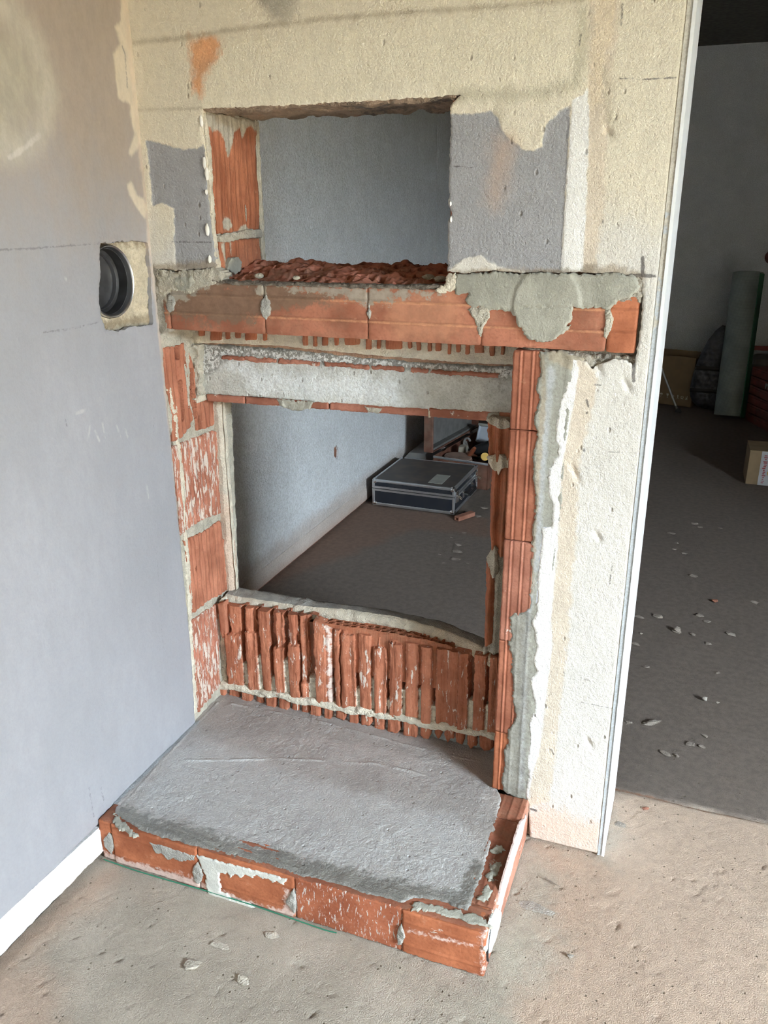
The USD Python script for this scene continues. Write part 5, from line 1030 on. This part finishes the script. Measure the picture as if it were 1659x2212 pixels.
put('stem', box(-0.01, 0.01, -0.01, 0.01, -0.095, 0.0), M['wood_red'], fl_)
p = inside(0.262, 0.10); M['yellow'] = plain('yellow_cap', (0.62, 0.36, 0.03), 0.5)
yt = thing('sealant_tube', 'tube with a yellow round end lying in the tool chest', 'tube', (p[0], p[1], 0.150))
put('barrel', cyl((0.01, -0.002, 0.01), (0.02, 0.15, -0.06), 0.020), M['grey_plastic'], yt, smooth=40); put('cap', cyl((0.0105, -0.003, 0.0105), (0.018, -0.021, 0.017), 0.0225), M['yellow'], yt, smooth=40)
p = inside(0.155, 0.15); M['red_handle'] = plain('red_handle', (0.26, 0.075, 0.035), 0.5)
hd = thing('chisel', 'chisel with a reddish wooden handle poking out of the tool chest', 'chisel', (p[0], p[1], 0.135))
put('handle', lathe([[0, 0], [0.010, 0], [0.014, 0.02], [0.013, 0.07], [0.009, 0.085], [0, 0.085]], (0, 0, 0), (0.3, -0.25, 0.42)), M['red_handle'], hd, smooth=40); put('blade', cyl((0, 0, 0), (-0.06, 0.05, -0.084), 0.006), M['aluminium'], hd)
p = inside(0.10, 0.225); M['ivory'] = plain('ivory_grip', (0.34, 0.30, 0.24), 0.5)
hd = thing('mallet', 'mallet with a pale round head inside the tool chest', 'mallet', (p[0] - 0.01, p[1] - 0.012, 0.150))
put('head', rbox(-0.024, 0.024, -0.035, 0.035, -0.02, 0.025, 0.012), M['ivory'], hd, smooth=50); put('handle', cyl((0, 0, 0), (0.05, 0.16, -0.09), 0.010), M['wood_red'], hd)
p = inside(0.055, 0.36)
hd = thing('wrench', 'curved steel wrench standing near the lid in the tool chest', 'wrench', (p[0], p[1], 0.155))
put('jaw', tube([(0.02 * math.cos(t), 0, 0.03 * math.sin(t) - 0.005) for t in np.linspace(0.4, 4.6, 10)], 0.007), M['grey_plastic'], hd, smooth=40); put('shaft', cyl((-0.01, 0, 0.0), (-0.005, 0.1, -0.12), 0.009), M['grey_plastic'], hd)
p = inside(0.18, 0.37)
hd = thing('angle_grinder', 'black angle grinder among the tools in the chest', 'grinder', (p[0], p[1], 0.135), 25)
put('body', m3.Manifold.batch_hull([m3.Manifold.sphere(r, 24).translate([x, y, z]) for x, y, z, r in ((-0.05, 0.03, -0.02, 0.030), (0.03, 0.0, 0.012, 0.036), (0.06, -0.02, 0.005, 0.030))]), M['black'], hd, smooth=50)
put('guard', cyl((0.075, -0.05, -0.03), (0.075, -0.05, -0.015), 0.055), M['black'], hd, smooth=40); put('grip', cyl((0.03, -0.01, 0.04), (0.0, -0.09, 0.06), 0.014), M['black'], hd, smooth=40)
p = inside(0.215, 0.215)
put('straightedge', rbox(-0.014, 0.014, -0.12, 0.12, -0.004, 0.004, 0.002), M['grey_plastic'], tag(UsdGeom.Xform.Define(stage, path_of('straightedge')).GetPrim(), 'grey metal straightedge leaning among the tools of the chest', 'straightedge'), smooth=30)
se = UsdGeom.Xform(stage.GetPrimAtPath('/World/straightedge')); se.AddTranslateOp().Set(Gf.Vec3d(p[0], p[1], 0.125)); se.AddRotateXYZOp().Set(Gf.Vec3f(-18, 0, 22))
p = inside(0.205, 0.50); M['tray_white'] = plain('tray_plastic', (0.42, 0.45, 0.50), 0.45, noise=0.05)
tr = thing('plastic_tray', 'pale plastic tray propped up at the back of the tool chest', 'tray', (p[0] - 0.02, p[1], 0.175), -8, tilt=(62, 0))
t_ = rbox(-0.115, 0.115, -0.055, 0.055, 0, 0.035, 0.008) - mbox(-0.107, 0.107, -0.047, 0.047, 0.006, 0.06)
put('shell', t_, M['tray_white'], tr, smooth=35); put('lip', rbox(-0.118, 0.118, 0.046, 0.062, 0.024, 0.037, 0.004), M['label'], tr, smooth=35)
# ---- low grey case pushed against the wall behind the flight case
gc = thing('grey_tool_case', 'low grey plastic tool case between the wall and the tool chest', 'case', (-0.275, 2.93, 0), 0)
put('body', rbox(-0.085, 0.075, -0.2, 0.2, 0.0, 0.07, 0.01), M['grey_plastic'], gc, smooth=40)
put('lid', m3.Manifold.batch_hull([rbox(-0.085, 0.075, -0.2, 0.2, 0.073, 0.09, 0.008), rbox(-0.06, 0.05, -0.15, 0.17, 0.10, 0.122, 0.008)]), M['grey_plastic'], gc, smooth=40)
put('handle', tube([(-0.05, -0.199, 0.05), (-0.045, -0.222, 0.05), (0.035, -0.222, 0.05), (0.04, -0.199, 0.05)], 0.007), M['black'], gc)
db = thing('dark_bin', 'black bin standing behind the open tool chest', 'bin', (0.10, 3.62, 0))
put('shell', lathe([[0, 0.0], [0.13, 0.0], [0.16, 0.42], [0.165, 0.425], [0.155, 0.425], [0.125, 0.01], [0, 0.01]]), M['black'], db, smooth=40)
put('rim', lathe([[0.160, 0.40], [0.170, 0.40], [0.170, 0.43], [0.160, 0.43]]), M['black'], db, smooth=40)
hb = thing('ribbed_hose', 'dark ribbed hose standing coiled against the wall behind the chest lid', 'hose', (-0.285, 3.22, 0))
for k in range(16): put('rib', lathe([[0.042, k * 0.028], [0.052, k * 0.028 + 0.007], [0.052, k * 0.028 + 0.016], [0.042, k * 0.028 + 0.0275], [0.0, k * 0.028 + 0.0275], [0.0, k * 0.028]], n=20), M['black'], hb, smooth=30)

# ---- tall carton with handling symbols
ct = thing('tall_carton', 'open cardboard carton with a row of pale handling symbols, against the far wall', 'carton', (1.183, 5.142, 0), -15.5)
cw, cd, ch, ct_ = 0.68, 0.13, 0.385, 0.004
put('front_panel', box(-cw, 0, 0, ct_, 0, ch), M['cardboard'], ct); put('side_panel', box(-ct_, 0, ct_, cd, 0, ch), M['cardboard'], ct)
put('side_panel', box(-cw, -cw + ct_, ct_, cd, 0, ch), M['cardboard'], ct); put('back_panel', box(-cw, 0, cd, cd + ct_, 0, ch + 0.03), M['cardboard'], ct); put('bottom', box(-cw, 0, 0, cd, 0.0, 0.004), M['cardboard'], ct)
put('corner_flap', trimesh.Trimesh([[0, cd, ch - 0.02], [0.012, cd + 0.01, ch + 0.025], [0.0, cd + 0.004, ch + 0.03], [-0.002, 0.0, ch - 0.002], [0.002, 0.002, ch - 0.03]], [[0, 1, 2], [0, 2, 3], [0, 3, 4]]), M['cardboard'], ct)
M['print'] = plain('pale_print', (0.60, 0.56, 0.47), 0.9); M['tape'] = plain('brown_tape', (0.22, 0.15, 0.08), 0.4)
put('tape', box(-0.155, -0.115, -0.001, 0.001, ch - 0.10, ch), M['tape'], ct)
def glyph(polys, x, z, s):
    ms = []
    for q in polys:
        g_ = shapely.affinity.translate(shapely.affinity.scale(q, s, s, origin=(0, 0)), x, z)
        for h in getattr(g_, 'geoms', [g_]):
            m = trimesh.creation.extrude_polygon(h, 0.001); m.apply_transform(trimesh.transformations.rotation_matrix(math.pi / 2, [1, 0, 0])); m.apply_translation((0, -0.0002, 0)); ms.append(m)
    return cat(*ms)
B = shapely.box
umb = unary_union([Point(0, 0.5).buffer(0.5).intersection(B(-1, 0.5, 1, 2)), B(-0.04, -0.2, 0.04, 0.5), B(-0.2, -0.22, 0.04, -0.14)])
glass = unary_union([Polygon([(-0.38, 1), (0.38, 1), (0.30, 0.45), (0.06, 0.25), (-0.06, 0.25), (-0.30, 0.45)]), B(-0.05, -0.15, 0.05, 0.3), B(-0.22, -0.22, 0.22, -0.13)])
ring_ = unary_union([Point(0, 0.35).buffer(0.42).difference(Point(0, 0.35).buffer(0.25)).difference(B(-0.1, 0.6, 0.1, 1)), B(-0.42, -0.2, 0.42, -0.1)])
arrows = unary_union([Polygon([(-0.3, 0.55), (0, 1), (0.3, 0.55)]), B(-0.12, 0.0, 0.12, 0.6), B(-0.4, -0.2, 0.4, -0.1)])
stack_ = unary_union([B(-0.35, -0.2, 0.35, -0.05), B(-0.25, 0.0, 0.25, 0.3), B(0.12, 0.3, 0.25, 0.95), B(-0.25, 0.5, 0.0, 0.6)])
for x, q in ((-0.238, umb), (-0.187, glass), (-0.145, ring_), (-0.106, arrows), (-0.072, ring_), (-0.038, stack_)):
    put('handling_symbol', glyph([q], x, 0.062, 0.026), M['print'], ct)
# ---- telescopic pole
pf = np.array([1.101, 4.946, 0.0]); pd_ = np.array([0.922, 5.03, 0.352]) - pf; pd_ /= np.linalg.norm(pd_)
po = thing('telescopic_pole', 'thin aluminium pole on a black foot leaning in front of the carton', 'pole', pf)
put('tube', cyl(pd_ * 0.045, pd_ * 0.75, 0.0075, n=16), M['aluminium'], po, smooth=40); put('ferrule', cyl(pd_ * 0.018, pd_ * 0.05, 0.009, n=16), M['grey_plastic'], po, smooth=40)
put('foot', m3.Manifold.batch_hull([rbox(-0.024, 0.024, -0.016, 0.016, 0.0, 0.010, 0.003), rbox(-0.012, 0.012, -0.010, 0.010, 0.02, 0.028, 0.003)]), M['black'], po, smooth=40)
# ---- stretch-wrapped bundle
sw_px = [(1560, 708), (1545, 720), (1530, 738), (1515, 766), (1505, 790), (1496, 815), (1490, 842), (1490, 860), (1494, 872), (1504, 882), (1520, 888), (1560, 893), (1590, 880), (1600, 760), (1590, 712)]
q_ = on('y', 5.055, sw_px)
wp = thing('wrapped_bundle', 'dark round-ended bundle in stretch film standing behind the mesh roll', 'bundle', (0, 0, 0))
outl = Polygon(q_).buffer(0).intersection(shapely.box(0, -1, 1.405, 3)); zmin = outl.bounds[1]; outl = shapely.affinity.translate(outl, 0, 0.004 - zmin)
M['film'] = plain('dark_film', (0.035, 0.036, 0.045), 0.35, noise=0.4, scale=40, bump=0.4)
ms, AB = sheet(outl, 'y', -5.055, 0.065, 0.012, lambda a, b: fbm(a * 2, b, 0, 30, 3, 4) * 0.014 + 0.0010 * np.sin(b * 160), 0.05, 0.03); put('film', ms, M['film'], wp, attrs={})
band = [(outl.intersection(B(0, z, 3, z + 0.03))) for z in (0.14, 0.31)]
for bnd in band:
    ms, AB = sheet(max(getattr(bnd.buffer(0.002), 'geoms', [bnd.buffer(0.002)]), key=lambda k: k.area), 'y', -5.055 + 0.008, 0.03, 0.012, None, 0.02, 0.008); put('strap', ms, M['black'], wp, attrs={})
# ---- roll of mesh underlay with a green edge
rb, rt_ = np.array([1.458, 4.86, 0.0]), np.array([1.462, 5.06, 1.005])
dr = (rt_ - rb) / np.linalg.norm(rt_ - rb); H_ = np.linalg.norm(rt_ - rb)
mr_ = thing('mesh_roll', 'upright grey-green roll of reinforcing mesh with a dark green edge strip', 'roll', (rb[0], rb[1], 0.022))
g = G(); p_ = g.pos(); wv = g.node('brick_texture', 'fac', vector=g.node('combine_xyz', 'vector', x=g.node('separate_xyz', 'x', vector=p_), y=g.node('separate_xyz', 'z', vector=p_)), scale=1.0, mortar_size=0.0016, brick_width=0.008, row_height=0.008, offset=0.0)
M['mesh_roll'] = g.done('mesh_fabric', g.mix(g.math('multiply', wv, 0.5), g.vary(p_, (0.25, 0.28, 0.26), 6.0, 0.2), (0.10, 0.12, 0.115)), 0.5)
RD = 0.104
put('roll', lathe([[RD - 0.012, H_ * 0.02], [RD - 0.012, 0.0], [RD, 0.0], [RD, H_], [RD - 0.006, H_ + 0.002], [RD - 0.014, H_ - 0.002], [RD - 0.014, H_ * 0.6]], (0, 0, 0), dr, 64), M['mesh_roll'], mr_, smooth=40)
put('core_tube', lathe([[0.03, 0.005], [0.036, 0.005], [0.036, H_ - 0.01], [0.03, H_ - 0.01]], (0, 0, 0), dr, 32), M['cardboard'], mr_, smooth=40)
M['dark_green'] = plain('green_selvedge', (0.010, 0.095, 0.042), 0.5)
vd_ = np.array([0.88, -0.48, 0.0]); vd_ /= np.linalg.norm(vd_); side = np.cross(dr, vd_); side /= np.linalg.norm(side)
R4 = np.eye(4); R4[:3, 0], R4[:3, 1], R4[:3, 2] = side, vd_, dr
m = box(-0.030, 0.030, RD * 0.965, RD * 1.03, 0.0, H_); m.apply_transform(R4); put('edge_strip', m, M['dark_green'], mr_, label='dark green edge strip')
# ---- stack of red packs
M['red_pack'] = plain('red_pack', (0.13, 0.018, 0.013), 0.6, noise=0.25, dust=((0.20, 0.10, 0.07), 0.3))
for i in range(6):
    pk = thing('red_pack', ('lowest red pack of the stack beside the mesh roll', 'second red pack from the floor in the stack', 'third red pack from the floor in the stack', 'fourth red pack from the floor in the stack', 'red pack with pale print, just under the topmost', 'topmost red pack of the stack beside the mesh roll')[i], 'pack', (1.85 + 0.004 * (i % 3), 4.70 + 0.006 * (i % 2), 0.0665 * i), 24 + 1.5 * ((i * 7) % 3 - 1), group='stacked red packs')
    put('wrapper', rbox(-0.20, 0.20, -0.25, 0.25, 0.0, 0.063, 0.006), M['red_pack'], pk, smooth=35)
    put('end_flap', rbox(-0.204, -0.197, -0.22, 0.22, 0.012, 0.05, 0.002), M['red_pack'], pk, smooth=35)
    if i == 4:
        pr = cat(*[box(-0.2058, -0.2042, y_, y_ + 0.016, 0.014, 0.052) for y_ in (-0.10, -0.065, -0.03, 0.005)], *[box(-0.2058, -0.2042, y_, y_ + 0.05, 0.036, 0.052) for y_ in (-0.10, -0.03)]); put('print', pr, M['label'], pk, label='pale worn print')
# ---- small parcel with white tape
bx = thing('parcel_box', 'small cardboard parcel with white printed tape and a yellow sticker', 'parcel', (1.533, 3.226, 0), 2)
put('carton', rbox(0, 0.32, 0, 0.22, 0, 0.195, 0.002), M['cardboard'], bx)
put('top_flap', rbox(-0.001, 0.321, -0.001, 0.108, 0.194, 0.198, 0.001), M['cardboard'], bx); put('top_flap', rbox(-0.001, 0.321, 0.112, 0.221, 0.194, 0.198, 0.001), M['cardboard'], bx)
M['white_tape'] = plain('white_tape', (0.46, 0.45, 0.47), 0.3, noise=0.1); M['red_print'] = plain('red_print', (0.35, 0.07, 0.07), 0.5)
tp_ = put('tape', box(0.062, 0.122, -0.0018, 0.001, 0.0, 0.196), M['white_tape'], bx, label='white tape with worn red print')
rg = random.Random(3); pr = []
for k in range(16):
    z_ = 0.012 + k * 0.0105; w_ = rg.uniform(0.010, 0.020); pr.append(box(0.078 + rg.uniform(-.004, .004), 0.078 + w_, -0.0026, -0.0017, z_, z_ + rg.uniform(0.003, 0.0075)))
put('print', cat(*pr), M['red_print'], tp_)
put('sticker', cyl((0.128, -0.0015, 0.075), (0.128, -0.0025, 0.075), 0.024), M['yellow'], bx, label='round yellow sticker')
# ---- odds and ends on the far wall
rd = thing('red_reel', 'round dark red reel hanging on the far wall', 'reel', (1.628, 5.47, 1.118))
put('flange', lathe([[0, 0], [0.05, 0], [0.052, 0.006], [0.05, 0.012], [0, 0.012]], (0, 0, 0), (0, -1, 0)), M['red_pack'], rd, smooth=40); put('drum', lathe([[0, -0.02], [0.035, -0.02], [0.035, 0.0], [0, 0]], (0, 0, 0), (0, -1, 0)), M['black'], rd, smooth=40)
M['red_bar'] = plain('red_bar', (0.28, 0.028, 0.025), 0.45)
lv = thing('spirit_level', 'red spirit level lying on the grey covered pile at the far wall', 'spirit level', (1.60, 5.36, 0.0))
gp = thing('covered_pile', 'pile under a grey dust sheet against the far wall', 'pile', (2.0, 5.30, 0))
ms = sheet(B(-0.42, -0.18, 0.42, 0.17), 'z', 0.405, 0.40, 0.02, lambda a, b: fbm(a, b, 0, 6, 3, 3) * 0.03, 0.06, 0.04)[0]; put('dust_sheet', ms, M['grey_cloth'], gp, attrs={})
put('bar', rbox(-0.02, 0.6, -0.012, 0.012, 0.436, 0.468, 0.004), M['red_bar'], lv, smooth=35); put('end_cap', rbox(-0.028, -0.018, -0.013, 0.013, 0.435, 0.469, 0.003), M['black'], lv)

# ================================================================== rubble on the floor
M['chip_pale'] = mortar('plaster_chip', (0.31, 0.265, 0.225), var=0.2, grit=0.3); M['chip_chalk'] = mortar('chalky_lump', (0.52, 0.47, 0.395), var=0.2, grit=0.3); M['chip_red'] = terracotta('clay_chip', (0.34, 0.14, 0.09), amount=0.2)
M['chip_grey'] = mortar('mortar_chip', (0.38, 0.35, 0.31), var=0.2, grit=0.4)
def chip(px, py, size, mat, seed, label, group=None, flat=0.35, elong=1.6, name='rubble_chip', cat_='rubble'):
    x, y, _ = at(px, py, 'z', 0.0); rg_ = np.random.default_rng(seed)
    P = rg_.normal(size=(16, 3)); P /= np.linalg.norm(P, axis=1)[:, None]; P *= rg_.uniform(0.75, 1.1, (16, 1))
    m = trimesh.convex.convex_hull(P); m = m.subdivide().subdivide().subdivide(); v = np.array(m.vertices); v += 0.34 * np.stack([fbm(v[:, 0] + seed, v[:, 1], v[:, 2], 2.6, 4, k) for k in range(3)], 1)
    v *= np.array([elong, 1.0, flat]) * size / 2; a = rg_.uniform(-0.7, 0.7); c_, s_ = math.cos(a), math.sin(a)
    v = np.stack([v[:, 0] * c_ - v[:, 1] * s_, v[:, 0] * s_ + v[:, 1] * c_, v[:, 2] - v[:, 2].min() * 0.75], 1)
    o = put(name, (v, np.array(m.faces)), M[mat], loc=(x, y, float(floor_h(np.array([x]), np.array([y]))[0])), smooth=False); tag(o, label, cat_, group)
ORD = ['first', 'second', 'third', 'fourth', 'fifth', 'sixth', 'seventh', 'eighth', 'ninth', 'tenth', 'eleventh', 'twelfth', 'thirteenth', 'fourteenth', 'fifteenth', 'sixteenth', 'seventeenth', 'eighteenth', 'nineteenth', 'twentieth'] + [f'twenty-{x}' for x in ('first', 'second', 'third', 'fourth', 'fifth', 'sixth', 'seventh', 'eighth', 'ninth')]
FARC = [(1380, 1333, .030), (1422, 1332, .028), (1512, 1330, .028), (1462, 1364, .026), (1630, 1301, .026), (1580, 1370, .026), (1372, 1392, .026), (1500, 1371, .022), (1528, 1342, .022), (1385, 1368, .016), (1550, 1453, .014), (1360, 1559, .016), (1490, 1607, .02), (1516, 1613, .018), (1523, 1589, .016), (1437, 1628, .024), (1460, 1632, .016), (1530, 1390, .018), (1450, 1152, .026), (1462, 1172, .022), (1478, 1195, .02), (1498, 1244, .028), (1458, 1186, .016), (1500, 1131, .026), (1512, 1138, .018), (1556, 1140, .016), (1395, 1440, .020)]
FARL = [(b, a, c_) for a, b, c_ in FARC]
for i, (px, py, s) in enumerate(FARC):
    chip(px, py, s, 'chip_pale', i, f'pale plaster chip, {ORD[sorted(FARL).index((py, px, s))]} counted from the far end of those beyond the partition', 'plaster chips beyond the partition end', flat=0.38)
chip(1545, 1299, .026, 'chip_red', 50, 'small reddish lump of clay on the darker floor, farthest of the loose lumps', flat=0.7, elong=1.1)
chip(1465, 1364, .032, 'chip_pale', 51, 'tallest pale lump of mortar on the darker floor', flat=0.8, elong=1.1)
chip(1410, 1561, .030, 'chip_pale', 52, 'long pale mortar crumb near the partition foot on the dark floor', elong=2.3, flat=0.4)
chip(1522, 1512, .022, 'chip_grey', 53, 'upright grey-brown crumb beside a little white shard', flat=0.9, elong=1.0)
chip(1551, 1517, .010, 'chip_chalk', 54, 'little bright white shard on the dark floor', flat=0.5)
chip(1395, 1746, .014, 'chip_red', 55, 'small orange crumb just in front of the floor joint', flat=0.5)
NEARC = [(990, 1176, .028), (988, 1191, .032), (984, 1208, .030), (1030, 1115, .034), (1045, 1097, .030), (950, 1197, .012), (1002, 1150, .014), (975, 1160, .012), (960, 1216, .014), (1010, 1216, .012)]
NEARL = sorted((b, a, c_) for a, b, c_ in NEARC)
for i, (px, py, s) in enumerate(NEARC):
    chip(px, py, s, 'chip_pale', 70 + i, f'dusty chip before the flight case, {ORD[NEARL.index((py, px, s))]} counted from the case outward', 'chips beside the flight case', flat=0.25, elong=1.9)
p = at(1004, 1119, 'z', 0); bc = thing('block_fragment', 'hollow piece of red clay block lying by the corner of the flight case', 'block fragment', (p[0], p[1], 0.0), 62)
put('shell', rbox(-0.06, 0.06, -0.016, 0.016, 0.0, 0.022, 0.002) - mbox(-0.1, 0.1, -0.010, 0.010, 0.005, 0.017), M['chip_red'], bc)
chip(412, 2086, .030, 'chip_chalk', 91, 'chalky pale lump of plaster on the near floor, largest before the step', flat=0.35, elong=1.9)
chip(525, 2116, .024, 'chip_chalk', 92, 'chalky pale lump nearest the viewer before the step', flat=0.35)
chip(474, 2041, .022, 'chip_chalk', 93, 'flat chalky flake in front of the second brick of the step', flat=0.2, elong=2.4)
chip(586, 2018, .020, 'chip_chalk', 94, 'small chalky flake close under the front of the step', flat=0.2, elong=2.0)
chip(1165, 1962, .034, 'chip_grey', 95, 'long ridge of dried mortar on the floor beside the step', flat=0.22, elong=2.8)
chip(1232, 2066, .016, 'chip_grey', 96, 'small dark grey pebble on the pinkish floor', flat=0.6, elong=1.1)
chip(1340, 1779, .020, 'chip_pale', 98, 'dusty crumb by the foot of the partition end', flat=0.35, elong=1.8)
sv = thing('wood_sliver', 'thin pale splinter of wood lying beside the step', 'splinter', tuple(at(1192, 1908, 'z', 0)[:2]) + (0.002,), -22)
put('splinter', m3.Manifold.batch_hull([m3.Manifold.sphere(0.0022, 8).translate([-0.018, 0, 0.001]), m3.Manifold.sphere(0.0008, 8).translate([0.020, 0.001, 0.001])]), M['chip_pale'], sv, smooth=40)
